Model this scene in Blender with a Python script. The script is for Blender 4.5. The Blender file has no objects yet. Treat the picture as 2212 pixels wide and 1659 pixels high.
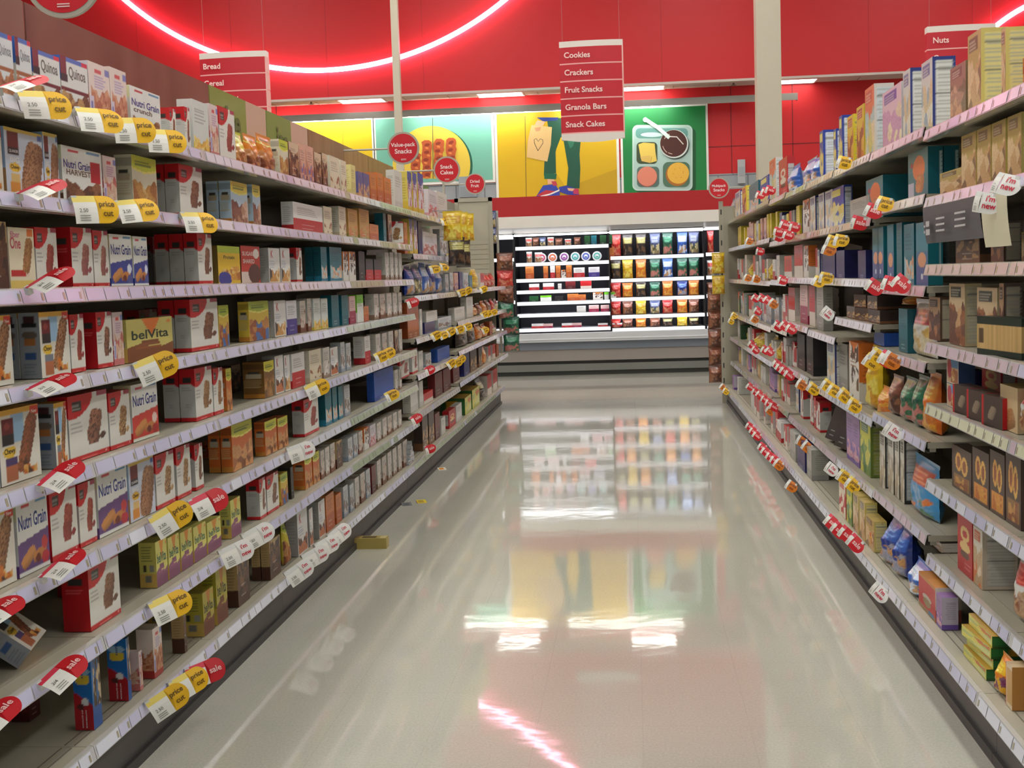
import bpy, math, random
import numpy as np
from math import sin, cos, pi, radians as R_
sc = bpy.context.scene
COL = sc.collection
# ------------------------------------------------------------------ camera
F_PX, W_PX, H_PX, CAM_H = 2800.0, 2212.0, 1659.0, 1.3
def cam_matrix(vp=(1365, 592), roll=.024):
    c, s = cos(roll), sin(roll)
    v = np.array([vp[0]-W_PX/2, -(vp[1]-H_PX/2), -F_PX]); v /= np.linalg.norm(v)
    up = np.array([-s, c, 0.]); up -= v*up.dot(v); up /= np.linalg.norm(up)
    return np.stack([np.cross(v, up), v, up], 1)
CM = cam_matrix()
def on(x, y, **k):                       # pixel -> world point on a plane X=, Y= or Z=
    d = CM.T @ np.array([x-W_PX/2, -(y-H_PX/2), -F_PX]); o = np.array([0, 0, CAM_H])
    (a, v), = k.items(); i = 'XYZ'.index(a)
    return o + (v-o[i])/d[i]*d
cam = bpy.data.objects.new('camera', bpy.data.cameras.new('camera')); COL.objects.link(cam)
cam.data.sensor_width = 36; cam.data.lens = F_PX/W_PX*36; cam.data.clip_start = .05
import mathutils
cam.matrix_world = mathutils.Matrix.Translation((0, 0, CAM_H)) @ mathutils.Matrix([list(r) for r in CM.T]).to_4x4()
sc.camera = cam
# ------------------------------------------------------------------ light and exposure
sc.view_settings.view_transform = 'Standard'; sc.view_settings.look = 'None'
sc.view_settings.gamma = 1; sc.view_settings.use_curve_mapping = False
sc.view_settings.exposure = 0.36
w = bpy.data.worlds.new('store_ambient'); sc.world = w; w.use_nodes = True
w.node_tree.nodes['Background'].inputs[0].default_value = (.93, .96, 1, 1)
w.node_tree.nodes['Background'].inputs[1].default_value = .34
CEIL_LIGHT = 9.0                         # ceiling troffer strength
WALL_WASH = 24.0
NEON = 10.0
COOLER_LED = 7.0
sc.cycles.max_bounces = 6; sc.cycles.diffuse_bounces = 3; sc.cycles.glossy_bounces = 3
sc.cycles.sample_clamp_indirect = 4
try: sc.cycles.use_denoising = True
except Exception: pass
# ------------------------------------------------------------------ materials
def s2l(c):
    c = np.asarray(c, float)/255.
    return np.where(c <= .04045, c/12.92, ((c+.055)/1.055)**2.4)
MATS = {}
def mat(name, rough=.5, coat=0, bump=0, bscale=40, metal=0, emit=0, ecol=(1, 1, 1), col=None, spec=.5, alpha=None, nvar=0):
    if name in MATS: return MATS[name]
    m = bpy.data.materials.new(name); m.use_nodes = True; t = m.node_tree; b = t.nodes['Principled BSDF']
    b.inputs['Roughness'].default_value = rough; b.inputs['Metallic'].default_value = metal
    b.inputs['Coat Weight'].default_value = coat; b.inputs['Coat Roughness'].default_value = .12
    b.inputs['Specular IOR Level'].default_value = spec
    n = t.nodes.new('ShaderNodeTexNoise'); n.inputs['Scale'].default_value = bscale; n.inputs['Detail'].default_value = 3
    g = t.nodes.new('ShaderNodeTexCoord'); t.links.new(g.outputs['Object'], n.inputs['Vector'])
    if col is None:
        a = t.nodes.new('ShaderNodeAttribute'); a.attribute_name = 'Col'; src = a.outputs['Color']
    else:
        a = t.nodes.new('ShaderNodeRGB'); a.outputs[0].default_value = (*s2l(col), 1); src = a.outputs[0]
    if nvar:
        mr = t.nodes.new('ShaderNodeMapRange'); mr.inputs['To Min'].default_value = 1-nvar; mr.inputs['To Max'].default_value = 1+nvar
        t.links.new(n.outputs['Fac'], mr.inputs['Value'])
        vm = t.nodes.new('ShaderNodeVectorMath'); vm.operation = 'SCALE'
        t.links.new(src, vm.inputs[0]); t.links.new(mr.outputs[0], vm.inputs['Scale']); src = vm.outputs[0]
    t.links.new(src, b.inputs['Base Color'])
    if bump:
        bp = t.nodes.new('ShaderNodeBump'); bp.inputs['Strength'].default_value = bump; bp.inputs['Distance'].default_value = .002
        t.links.new(n.outputs['Fac'], bp.inputs['Height']); t.links.new(bp.outputs[0], b.inputs['Normal'])
    if emit:
        b.inputs['Emission Strength'].default_value = emit; b.inputs['Emission Color'].default_value = (*ecol, 1)
    if alpha: b.inputs['Alpha'].default_value = alpha
    MATS[name] = m; return m
CARD = mat('printed_carton', .42, coat=.15, nvar=.05, bscale=9)
FILM = mat('glossy_film', .3, coat=.5, nvar=.05, bscale=9)
PAINT = mat('painted_metal', .45, nvar=.04, bscale=6)
PAPER = mat('paper_card', .5)
STRIP = mat('price_strip_plastic', .25, coat=.6, nvar=.04, bscale=15)
PRINT = mat('wall_print', .55, nvar=.02, bscale=3)
# ------------------------------------------------------------------ mesh builder
TXT = {}
def text_mesh(s, bold=.012):
    k = (s, bold)
    if k in TXT: return TXT[k]
    cu = bpy.data.curves.new('t', 'FONT'); cu.body = s; cu.size = 1; cu.offset = bold; cu.resolution_u = 3
    o = bpy.data.objects.new('t', cu); COL.objects.link(o)
    bpy.context.view_layer.update()
    me = bpy.data.meshes.new_from_object(o.evaluated_get(bpy.context.evaluated_depsgraph_get()))
    v = np.array([p.co[:2] for p in me.vertices]); f = [tuple(p.vertices) for p in me.polygons]
    bpy.data.objects.remove(o); bpy.data.curves.remove(cu); bpy.data.meshes.remove(me)
    TXT[k] = (v, f); return TXT[k]
class MB:
    def __init__(s): s.v = []; s.f = []; s.c = []; s.m = []; s.mats = []
    def mi(s, m):
        if m not in s.mats: s.mats.append(m)
        return s.mats.index(m)
    def add(s, vs, fs, col, m=None):
        b = len(s.v); s.v += [tuple(map(float, p)) for p in vs]
        lc = s2l(col)
        s.c += [tuple(lc)]*len(vs) if lc.ndim == 1 else [tuple(q) for q in lc]
        i = s.mi(m or PAINT)
        for f in fs: s.f.append(tuple(b+q for q in f)); s.m.append(i)
        return s
    def box(s, x0, x1, y0, y1, z0, z1, col, m=None):
        vs = [(x, y, z) for z in (z0, z1) for y in (y0, y1) for x in (x0, x1)]
        return s.add(vs, [(0, 2, 3, 1), (4, 5, 7, 6), (0, 1, 5, 4), (2, 6, 7, 3), (0, 4, 6, 2), (1, 3, 7, 5)], col, m)
    def poly(s, pts, O, U, V, col, m=None, t=0, off=0):    # 2-D outline in plane O + u U + v V, thickness t along U x V
        O, U, V = map(np.array, (O, U, V)); N = np.cross(U, V); N = N/np.linalg.norm(N)
        P = [O+u*U+v*V+N*off for u, v in pts]; n = len(P)
        if t == 0: return s.add(P, [tuple(range(n))], col, m)
        Q = [p-N*t for p in P]
        return s.add(P+Q, [tuple(range(n)), tuple(range(2*n-1, n-1, -1))]+[(i, n+i, n+(i+1) % n, (i+1) % n) for i in range(n)], col, m)
    def text(s, t, O, U, V, size, col, m=None, off=.001, align='c', bold=.012, w=None):
        v, f = text_mesh(t, bold)
        if not len(v): return s
        O, U, V = map(lambda q: np.array(q, float), (O, U, V)); N = np.cross(U, V); N /= np.linalg.norm(N)
        x0, x1 = v[:, 0].min(), v[:, 0].max(); sx = size if w is None else w/(x1-x0)
        ox = (x0+x1)/2 if align == 'c' else x0
        P = [O+(a-ox)*sx*U+b*size*V+N*off for a, b in v]
        return s.add(P, f, col, m)
    def tube(s, pts, r, col, m=None, n=8, closed=False):
        pts = [np.array(p, float) for p in pts]; rings = []
        k = len(pts)
        for i, p in enumerate(pts):
            a = pts[i-1] if (i or closed) else p; b = pts[(i+1) % k] if (i < k-1 or closed) else p
            d = b-a; d /= np.linalg.norm(d)
            u = np.cross(d, (0, 0, 1)) if abs(d[2]) < .95 else np.cross(d, (0, 1, 0)); u /= np.linalg.norm(u); w_ = np.cross(d, u)
            rr = r[i] if hasattr(r, '__len__') else r
            rings.append([p+rr*(cos(2*pi*j/n)*u+sin(2*pi*j/n)*w_) for j in range(n)])
        vs = [q for ring in rings for q in ring]; fs = []
        for i in range(k if closed else k-1):
            for j in range(n): fs.append((i*n+j, i*n+(j+1) % n, ((i+1) % k)*n+(j+1) % n, ((i+1) % k)*n+j))
        if not closed: fs += [tuple(range(n-1, -1, -1)), tuple(range((k-1)*n, k*n))]
        return s.add(vs, fs, col, m)
    def lathe(s, prof, col, m=None, n=20, c=(0, 0, 0)):
        vs = [(c[0]+r*cos(2*pi*j/n), c[1]+r*sin(2*pi*j/n), c[2]+z) for r, z in prof for j in range(n)]
        fs = [(i*n+j, i*n+(j+1) % n, (i+1)*n+(j+1) % n, (i+1)*n+j) for i in range(len(prof)-1) for j in range(n)]
        fs += [tuple(range(n-1, -1, -1)), tuple(range((len(prof)-1)*n, len(prof)*n))]
        return s.add(vs, fs, col, m)
    def grid(s, img, P, m=None):         # img (h,w,3) sRGB; P(u,v)->point, u,v arrays
        h, w_ = img.shape[:2]
        u, v = np.meshgrid(np.linspace(0, 1, w_), np.linspace(0, 1, h))
        X = P(u, v); vs = np.stack(X, -1).reshape(-1, 3)
        fs = [(j*w_+i, j*w_+i+1, (j+1)*w_+i+1, (j+1)*w_+i) for j in range(h-1) for i in range(w_-1)]
        return s.add(vs, fs, img.reshape(-1, 3), m)
    def mesh(s, name, smooth=False):
        me = bpy.data.meshes.new(name); me.from_pydata(s.v, [], s.f)
        a = me.color_attributes.new('Col', 'FLOAT_COLOR', 'POINT')
        a.data.foreach_set('color', np.c_[np.array(s.c), np.ones(len(s.c))].astype('f').ravel())
        for q in s.mats: me.materials.append(q)
        me.polygons.foreach_set('material_index', s.m)
        if smooth: me.polygons.foreach_set('use_smooth', [True]*len(s.f))
        me.update(); return me
    def obj(s, name, parent=None, smooth=False, loc=None):
        if loc is not None:
            L = np.array(loc); s.v = [tuple(np.array(p)-L) for p in s.v]
        o = bpy.data.objects.new(name, s.mesh(name, smooth)); COL.objects.link(o)
        if loc is not None: o.location = loc
        if parent: o.parent = parent
        return o
def tag(o, label=None, cat=None, group=None, kind=None):
    if label: o['label'] = label
    if cat: o['category'] = cat
    if group: o['group'] = group
    if kind: o['kind'] = kind
    return o
def empty(name, loc, rz=0):
    o = bpy.data.objects.new(name, None); COL.objects.link(o); o.location = loc; o.rotation_euler = (0, 0, rz); o.empty_display_size = .05
    return o
#PART2
# ------------------------------------------------------------------ floor, walls, ceilings
fm = bpy.data.materials.new('polished_vinyl_tile'); fm.use_nodes = True; t = fm.node_tree; b = t.nodes['Principled BSDF']
tc = t.nodes.new('ShaderNodeTexCoord')
n1 = t.nodes.new('ShaderNodeTexNoise'); n1.inputs['Scale'].default_value = 140; n1.inputs['Detail'].default_value = 4
n2 = t.nodes.new('ShaderNodeTexNoise'); n2.inputs['Scale'].default_value = 1.3; n2.inputs['Detail'].default_value = 3
for n in (n1, n2): t.links.new(tc.outputs['Object'], n.inputs['Vector'])
br = t.nodes.new('ShaderNodeTexBrick'); br.offset = 0; br.inputs['Scale'].default_value = 1
br.inputs['Brick Width'].default_value = .305; br.inputs['Row Height'].default_value = .305; br.inputs['Mortar Size'].default_value = .0012
t.links.new(tc.outputs['Object'], br.inputs['Vector'])
cr = t.nodes.new('ShaderNodeValToRGB'); cr.color_ramp.elements[0].position = .35; cr.color_ramp.elements[1].position = .65
cr.color_ramp.elements[0].color = (*s2l((192, 190, 177)), 1); cr.color_ramp.elements[1].color = (*s2l((204, 202, 189)), 1)
t.links.new(n1.outputs['Fac'], cr.inputs[0])
mx = t.nodes.new('ShaderNodeMix'); mx.data_type = 'RGBA'; mx.blend_type = 'MULTIPLY'; mx.inputs['Factor'].default_value = .22
c2 = t.nodes.new('ShaderNodeValToRGB'); c2.color_ramp.elements[0].color = (.6, .6, .6, 1); c2.color_ramp.elements[0].position = .3; c2.color_ramp.elements[1].position = .7
t.links.new(n2.outputs['Fac'], c2.inputs[0]); t.links.new(cr.outputs[0], mx.inputs[6]); t.links.new(c2.outputs[0], mx.inputs[7])
m3 = t.nodes.new('ShaderNodeMix'); m3.data_type = 'RGBA'; m3.inputs['Factor'].default_value = 0; mm_ = t.nodes.new('ShaderNodeMath'); mm_.operation = 'MULTIPLY'; mm_.inputs[1].default_value = .25; t.links.new(br.outputs['Fac'], mm_.inputs[0]); t.links.new(mm_.outputs[0], m3.inputs['Factor'])
t.links.new(mx.outputs[2], m3.inputs[6]); m3.inputs[7].default_value = (*s2l((160, 159, 149)), 1)
t.links.new(m3.outputs[2], b.inputs['Base Color'])
mr = t.nodes.new('ShaderNodeMapRange'); mr.inputs['To Min'].default_value = .03; mr.inputs['To Max'].default_value = .07
t.links.new(n2.outputs['Fac'], mr.inputs['Value']); t.links.new(mr.outputs[0], b.inputs['Roughness'])
b.inputs['IOR'].default_value = 1.5; b.inputs['Specular IOR Level'].default_value = .62
n4 = t.nodes.new('ShaderNodeTexNoise'); n4.inputs['Scale'].default_value = 9; n4.inputs['Detail'].default_value = 2
t.links.new(tc.outputs['Object'], n4.inputs['Vector'])
bp = t.nodes.new('ShaderNodeBump'); bp.inputs['Strength'].default_value = .035; bp.inputs['Distance'].default_value = .01
t.links.new(n4.outputs['Fac'], bp.inputs['Height']); t.links.new(bp.outputs[0], b.inputs['Normal'])
WALL_Y, FAS_Y, LOWC = 18.0, 17.35, 3.79
def struct(o): return tag(o, kind='structure')
o = MB().box(-9, 9, -4, WALL_Y, -.1, 0, (180, 175, 160), fm).obj('floor'); struct(o)
RED = mat('red_wall_paint', .5, nvar=.05, bscale=1.2)
red = (202, 24, 30)
mb = MB(); mb.box(-9, 9, WALL_Y, WALL_Y+.15, 2.62, 5.8, red, RED)
for y in (2.98,): mb.box(-9, 9, WALL_Y-.003, WALL_Y, y, y+.012, (120, 8, 12), RED)
for x in (-6, -4.9, 1.38, 2.2): mb.box(x, x+.012, WALL_Y-.003, WALL_Y, 2.62, 3.79, (120, 8, 12), RED)
struct(mb.obj('wall_back'))
bm_ = bpy.data.materials.new('grey_glazed_block'); bm_.use_nodes = True; t = bm_.node_tree
bk = t.nodes.new('ShaderNodeTexBrick'); tc = t.nodes.new('ShaderNodeTexCoord'); mp = t.nodes.new('ShaderNodeMapping'); mp.inputs['Rotation'].default_value = (pi/2, 0, 0)
t.links.new(tc.outputs['Object'], mp.inputs[0]); t.links.new(mp.outputs[0], bk.inputs['Vector'])
bk.inputs['Scale'].default_value = 1; bk.inputs['Brick Width'].default_value = .4; bk.inputs['Row Height'].default_value = .2; bk.inputs['Mortar Size'].default_value = .008
bk.inputs['Color1'].default_value = (*s2l((150, 158, 162)), 1); bk.inputs['Color2'].default_value = (*s2l((158, 165, 168)), 1); bk.inputs['Mortar'].default_value = (*s2l((110, 116, 120)), 1)
t.links.new(bk.outputs[0], t.nodes['Principled BSDF'].inputs['Base Color']); t.nodes['Principled BSDF'].inputs['Roughness'].default_value = .5
struct(MB().box(-9, 9, WALL_Y, WALL_Y+.15, 0, 2.62, (150, 158, 162), bm_).obj('trim_1'))
mb = MB(); mb.box(-9, 9, FAS_Y, FAS_Y+.12, LOWC-.02, 5.8, red, RED)
for x in (-6.6, -5.3, -4.0, -2.7, .45, 1.78, 3.1, 4.4): mb.box(x, x+.008, FAS_Y-.002, FAS_Y, LOWC, 5.8, (178, 18, 26), RED)
mb.box(-9, 9, FAS_Y-.01, FAS_Y+.13, LOWC-.03, LOWC, (200, 190, 180), PAINT)
struct(mb.obj('wall_fascia'))
TILE = mat('ceiling_tile', .8, bump=.4, bscale=60, col=(205, 200, 188), nvar=.08)
TR = mat('troffer_diffuser', .4, emit=CEIL_LIGHT, ecol=(1, .985, .94), col=(240, 240, 235))
TR2 = mat('low_panel_diffuser', .4, emit=4.0, ecol=(1, .985, .94), col=(240, 240, 235))
WASH = mat('wash_tube', .4, emit=WALL_WASH, ecol=(.97, 1, .93), col=(240, 240, 235))
NEO = mat('neon_glow', .4, emit=NEON, ecol=(1, .55, .82), col=(255, 220, 235))
LED = mat('cooler_led', .4, emit=COOLER_LED, ecol=(.93, .95, 1), col=(240, 240, 245))
mb = MB(); mb.box(-9, 9, FAS_Y+.12, WALL_Y, LOWC, LOWC+.05, (205, 200, 188), TILE)
for i in range(-14, 15): mb.box(i*.61, i*.61+.012, FAS_Y+.12, WALL_Y, LOWC-.004, LOWC, (150, 145, 135), PAINT)
struct(mb.obj('ceiling_low'))
struct(MB().box(-9, 9, -4, FAS_Y+.1, 5.8, 5.9, (205, 200, 188), TILE).obj('ceiling'))
struct(MB().box(-9.1, -9, -4, WALL_Y, 0, 5.8, (190, 185, 175), PAINT).obj('wall_left'))
struct(MB().box(9, 9.1, -4, WALL_Y, 0, 5.8, (190, 185, 175), PAINT).obj('wall_right'))
# troffers: the big store ones overhead (outside the frame) and the four small ones in the low ceiling
def troffer(x, y, z, wx, wy, name, label, group):
    e = empty(name, (x, y, z)); tag(e, label, 'light', group)
    f = MB(); h = .03
    for a in ((-wx, wx, -wy, -wy+.02), (-wx, wx, wy-.02, wy), (-wx, -wx+.02, -wy+.02, wy-.02), (wx-.02, wx, -wy+.02, wy-.02)): f.box(*a, -.012, 0, (225, 222, 214))
    f.obj('frame', e)
    MB().box(-wx+.02, wx-.02, -wy+.02, wy-.02, -.008, -.001, (240, 240, 235), TR if z > 5 else TR2).obj('diffuser', e)
k = 0
names = ['leftmost, above the yellow poster', 'above the teal poster', 'beside the hanging snack sign', 'beside the square column']
for px, nm in zip((780, 1080, 1385, 1713), names):
    p = on(px, 212-.024*(px-780), Y=17.72); troffer(p[0], 17.72, LOWC-.001, .32, .26, 'ceiling_light', 'square lit ceiling panel in the low soffit, '+nm, None)
for yy in (-1.2, 2, 5.2, 8.4, 11.6, 14.6):
    for xx in (-5.2, -2.2, .9, 4.0): troffer(xx, yy, 5.8, .3, 1.2, 'ceiling_troffer', 'long fluorescent troffer in the high store ceiling', 'high ceiling troffers')
for i, px in enumerate((672, 1585, 40)):
    if px == 40: continue
    p = on(px, 212-.024*(px-780)+4, Y=17.6); mb = MB(); mb.lathe([(.03, 0), (.03, -.01), (.012, -.012), (.012, -.04), (.035, -.045), (.035, -.05)], (120, 115, 105)); o = mb.obj('sprinkler_head'); o.location = (p[0], 17.6, LOWC)
    tag(o, 'small grey sprinkler head under the low ceiling, '+('left of the first light panel' if i == 0 else 'just left of the square column'), 'sprinkler')
# wash-light trough over the posters
a = on(560, 248, Y=17.72); c = on(1722, 218, Y=17.72)
e = empty('wall_wash_fixture', (0, 17.7, 3.56)); tag(e, 'long grey light trough washing the posters on the back wall', 'light')
mb = MB(); x0, x1 = -5.6, c[0]
mb.box(x0, x1, -.05, -.04, -.035, .045, (150, 148, 140)); mb.box(x0, x1, -.05, .08, .045, .055, (150, 148, 140)); mb.box(x0, x0+.01, -.04, .08, -.035, .045, (150, 148, 140)); mb.box(x1-.01, x1, -.04, .08, -.035, .045, (150, 148, 140))
mb.obj('housing', e)
for xa, xb in ((-5.1, -3.5), (-3.0, -1.3), (-1.0, .6)): MB().tube([(xa, .03, -.01), (xb, .03, -.01)], .018, (255, 255, 255), WASH).obj('lamp_tube', e)
# neon rings
def pts_on(px, Y): return [on(x, y, Y=Y) for x, y in px]
def circ(A, B, C):
    (ax, ay), (bx, by), (cx, cy) = A, B, C; d = 2*(ax*(by-cy)+bx*(cy-ay)+cx*(ay-by))
    ux = ((ax*ax+ay*ay)*(by-cy)+(bx*bx+by*by)*(cy-ay)+(cx*cx+cy*cy)*(ay-by))/d; uy = ((ax*ax+ay*ay)*(cx-bx)+(bx*bx+by*by)*(ax-cx)+(cx*cx+cy*cy)*(bx-ax))/d
    return ux, uy, math.hypot(ax-ux, ay-uy)
P3 = [(p[0], p[2]) for p in pts_on([(270, 0), (690, 152), (1090, 0)], FAS_Y-.06)]
cx, cz, r = circ(*P3); NY = FAS_Y-.06
CZ = 5.75
def neon_ring(cx, cz, r, a0, a1, label):
    e = empty('neon_ring', (cx, NY, cz)); tag(e, label, 'neon light')
    pts = [(r*cos(a), 0, r*sin(a)) for a in np.linspace(a0, a1, 60)]
    MB().tube(pts, .031, (255, 220, 235), NEO, 10).obj('glowing_tube', e, True)
    m = MB()
    for a in np.linspace(a0+.05, a1-.05, 9): m.box(r*cos(a)-.012, r*cos(a)+.012, .02, .045, r*sin(a)-.012, r*sin(a)+.012, (200, 60, 70))
    m.obj('bracket', e)
lim = math.asin(max(-1, (CZ-cz)/r))
neon_ring(cx, cz, r, -pi-lim, lim, 'large glowing pink neon ring on the red fascia')
q = on(2180, 35, Y=NY); q2 = on(2150, 55, Y=NY); r2 = 1.9
d = np.array([q[0]-q2[0], q[2]-q2[2]]); d /= np.linalg.norm(d); n_ = np.array([d[1], -d[0]]); c2_ = np.array([q[0], q[2]])+n_*r2
a_ = math.atan2(q[2]-c2_[1], q[0]-c2_[0])
neon_ring(c2_[0], c2_[1], r2, a_-.55, a_+.45, 'short glowing pink neon arc at the right end of the fascia') if True else None
# posters on the back wall
PY = WALL_Y-.03
def wp(px): return [(p[0], p[2]) for p in pts_on(px, PY)]
O3, U3, V3 = (0, PY, 0), (1, 0, 0), (0, 0, 1)
def poster(name, label, x0, x1, z0, z1, col, draw, frame=.035):
    m = MB(); m.box(x0-frame, x1+frame, PY+.004, WALL_Y, z0-frame, z1+frame, (235, 238, 230), PRINT)
    m.poly([(x0, z0), (x1, z0), (x1, z1), (x0, z1)], O3, U3, V3, col, PRINT)
    L = [0]
    def sh(px, c, world=False):
        L[0] += 1; pts = px if world else wp(px)
        ar = sum(pts[i][0]*pts[(i+1) % len(pts)][1]-pts[(i+1) % len(pts)][0]*pts[i][1] for i in range(len(pts)))
        if ar < 0: pts = pts[::-1]
        m.poly(pts, O3, U3, V3, c, PRINT, off=.0006*L[0])
    def el(cx, cy, rx, ry, c, rot=0, n=40): sh([(cx+rx*cos(2*pi*i/n)*cos(rot)-ry*sin(2*pi*i/n)*sin(rot), cy+rx*cos(2*pi*i/n)*sin(rot)+ry*sin(2*pi*i/n)*cos(rot)) for i in range(n)], c)
    def st(px, wd, c):
        px = [np.array(p, float) for p in px]; Lp = []; Rp = []
        for i, p in enumerate(px):
            d = (px[min(i+1, len(px)-1)]-px[max(i-1, 0)]); d /= np.linalg.norm(d); nn = np.array([-d[1], d[0]])*wd/2; Lp.append(tuple(p+nn)); Rp.append(tuple(p-nn))
        sh(Lp+Rp[::-1], c)
    draw(sh, el, st); o = m.obj(name, loc=((x0+x1)/2, WALL_Y, z0)); tag(o, label, 'poster'); return o
ZT = 3.55
def dA(sh, el, st):
    st([(740, 255), (742, 430)], 1.2, (170, 150, 20))
poster('wall_poster', 'plain bright yellow wall poster at the left end', -4.9, on(803, 300, Y=PY)[0], 2.66, ZT, (226, 188, 12), dA)
xb0, xb1 = on(812, 300, Y=PY)[0], on(1062, 300, Y=PY)[0]
def dB(sh, el, st):
    dk = (20, 90, 70)
    def half(cx, cy, r, c):
        sh([(cx+r*cos(t_), min(cy+r*sin(t_), 386)) for t_ in np.linspace(0, 2*pi, 60)], c)
    half(937, 358, 84, dk); half(932, 356, 84, (228, 196, 70))
    rng = random.Random(4)
    for x, y0 in ((899, 330), (922, 303), (948, 300), (975, 298)):
        pts = [(x-10+rng.uniform(-2, 2), y) for y in range(y0+4, 386, 7)]; pr = [(x+10+rng.uniform(-2, 2), y) for y in range(y0+4, 386, 7)]
        sh([(x-5, y0), (x+5, y0)]+pr+pts[::-1], (188, 84, 38))
        for yy in range(y0+10, 380, 16): el(x+rng.uniform(-3, 3), yy, 6, 3.5, (140, 48, 22), rng.uniform(-.5, .5), 12); el(x+rng.uniform(-4, 4), yy+7, 4, 2.5, (222, 130, 66), .3, 10)
    st([(935, 255), (936, 386)], 1.3, (60, 70, 50))
poster('wall_poster', 'teal wall poster with brown snacks on a yellow disc', xb0, xb1, 2.66, ZT, (118, 186, 164), dB)
xc0, xc1 = on(1074, 300, Y=PY)[0], on(1331, 300, Y=PY)[0]
def Z3(l): return [(1100+x/3.95, 60+y/3.95) for x, y in l]
def dC(sh, el, st):
    grn = (24, 84, 62); sk = (226, 176, 140)
    sh([(1170, 425), (1332, 365), (1332, 425)], (196, 158, 14))
    st([(1134, 250), (1137, 430)], 1.3, (90, 80, 30))
    sh(Z3([(320, 770), (600, 770), (610, 960), (600, 1080), (607, 1200), (600, 1370), (490, 1370), (505, 1200), (470, 1000), (458, 930), (440, 935), (395, 1060), (400, 1240), (295, 1260), (300, 1150), (340, 900)]), grn)
    sh(Z3([(458, 935), (440, 935), (400, 1040), (400, 1240), (490, 1370), (500, 1200), (470, 1010)]), (228, 190, 16))
    sh(Z3([(492, 960), (560, 960), (545, 1010), (520, 1030)]), (50, 120, 92))
    sh(Z3([(297, 1240), (405, 1245), (400, 1292), (300, 1290)]), (20, 100, 70))
    sh(Z3([(325, 1290), (385, 1295), (380, 1330), (330, 1335)]), sk)
    sh(Z3([(235, 765), (420, 765), (410, 790), (290, 800)]), (40, 60, 140))
    sh(Z3([(240, 790), (310, 800), (280, 850), (225, 880), (205, 850)]), sk)
    sh(Z3([(190, 830), (365, 848), (355, 1000), (325, 1142), (150, 1105), (160, 960)]), (224, 186, 124))
    sh(Z3([(215, 855), (275, 845), (262, 880), (230, 885)]), (206, 150, 110))
    st(Z3([(245, 1050), (215, 985), (213, 955), (230, 945), (248, 970), (265, 948), (285, 955), (288, 985), (262, 1025), (245, 1050)]), 1.2, (60, 55, 45))
    sh(Z3([(230, 1440), (290, 1345), (390, 1335), (430, 1390), (432, 1440)]), (52, 70, 170))
    sh(Z3([(235, 1430), (310, 1385), (400, 1395), (300, 1440)]), (190, 50, 60)); sh(Z3([(360, 1310), (400, 1310), (410, 1345), (375, 1350)]), (190, 60, 80))
    st(Z3([(270, 1440), (350, 1420), (430, 1385)]), 3.2, (235, 230, 225))
    sh(Z3([(425, 1360), (490, 1345), (590, 1380), (598, 1430), (500, 1425), (430, 1400)]), (48, 60, 160)); sh(Z3([(540, 1370), (592, 1375), (595, 1420), (550, 1418)]), (190, 50, 90)); sh(Z3([(495, 1368), (560, 1372), (540, 1395), (505, 1390)]), sk)
poster('wall_poster', 'yellow poster of green-trousered legs and paper bag with heart', xc0, xc1, 2.33, ZT, (214, 174, 8), dC)
xd0, xd1 = on(1345, 300, Y=PY)[0], on(1525, 300, Y=PY)[0]
def dD(sh, el, st):
    def rr(x0, y0, x1, y1, r_, c, n=6):
        p = []
        for cx_, cy_, a0 in ((x1-r_, y0+r_, -pi/2), (x1-r_, y1-r_, 0), (x0+r_, y1-r_, pi/2), (x0+r_, y0+r_, pi)): p += [(cx_+r_*cos(a0+i*pi/2/n), cy_+r_*sin(a0+i*pi/2/n)) for i in range(n+1)]
        sh(p, c)
    rr(1371, 276, 1503, 416, 12, (16, 84, 44)); rr(1366, 270, 1496, 412, 12, (196, 222, 214)); rr(1369, 273, 1493, 409, 10, (176, 208, 200))
    rr(1373, 277, 1486, 299, 9, (104, 160, 152)); el(1408, 291, 24, 5, (205, 236, 230))
    rr(1375, 307, 1420, 354, 9, (60, 78, 52)); sh([(1379, 312), (1390, 308), (1414, 310), (1416, 330), (1419, 348), (1404, 352), (1386, 348), (1382, 330)], (236, 206, 96)); sh([(1383, 338), (1405, 336), (1404, 352), (1386, 348)], (226, 190, 100)); st([(1408, 338), (1405, 352)], 1.2, (190, 150, 70))
    rr(1376, 360, 1424, 404, 9, (86, 116, 108)); el(1398, 382, 22, 22, (150, 84, 70)); el(1398, 381, 21, 21, (226, 138, 114))
    rr(1432, 350, 1490, 404, 12, (82, 118, 96)); el(1463, 377, 25, 25, (176, 110, 40)); el(1465, 374, 23.5, 23, (236, 186, 70)); [el(1465+11*cos(a), 374+11*sin(a), 1, 1, (200, 140, 50), 0, 8) for a in np.linspace(0, 6, 7)]
    el(1458, 313, 31, 31, (40, 56, 50)); el(1456, 311, 31, 31, (214, 226, 220)); el(1455, 310, 29, 29, (76, 36, 26))
    for a0, a1, rr_ in ((2.2, 2.9, 24), (3.6, 4.3, 22), (1.7, 2.1, 23)): st([(1455+rr_*cos(a), 310+rr_*sin(a)) for a in np.linspace(a0, a1, 6)], 1.4, (220, 190, 180))
    st([(1443, 295), (1462, 296), (1476, 312)], 2.2, (230, 222, 216)); st([(1394, 258), (1420, 275), (1446, 298)], 8, (226, 240, 236)); el(1394, 259, 5.2, 5.2, (226, 240, 236))
poster('wall_poster', 'green wall poster of a lunch tray with pudding and crackers', xd0, xd1, 2.33, ZT-.01, (18, 128, 62), dD, .03)
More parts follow.
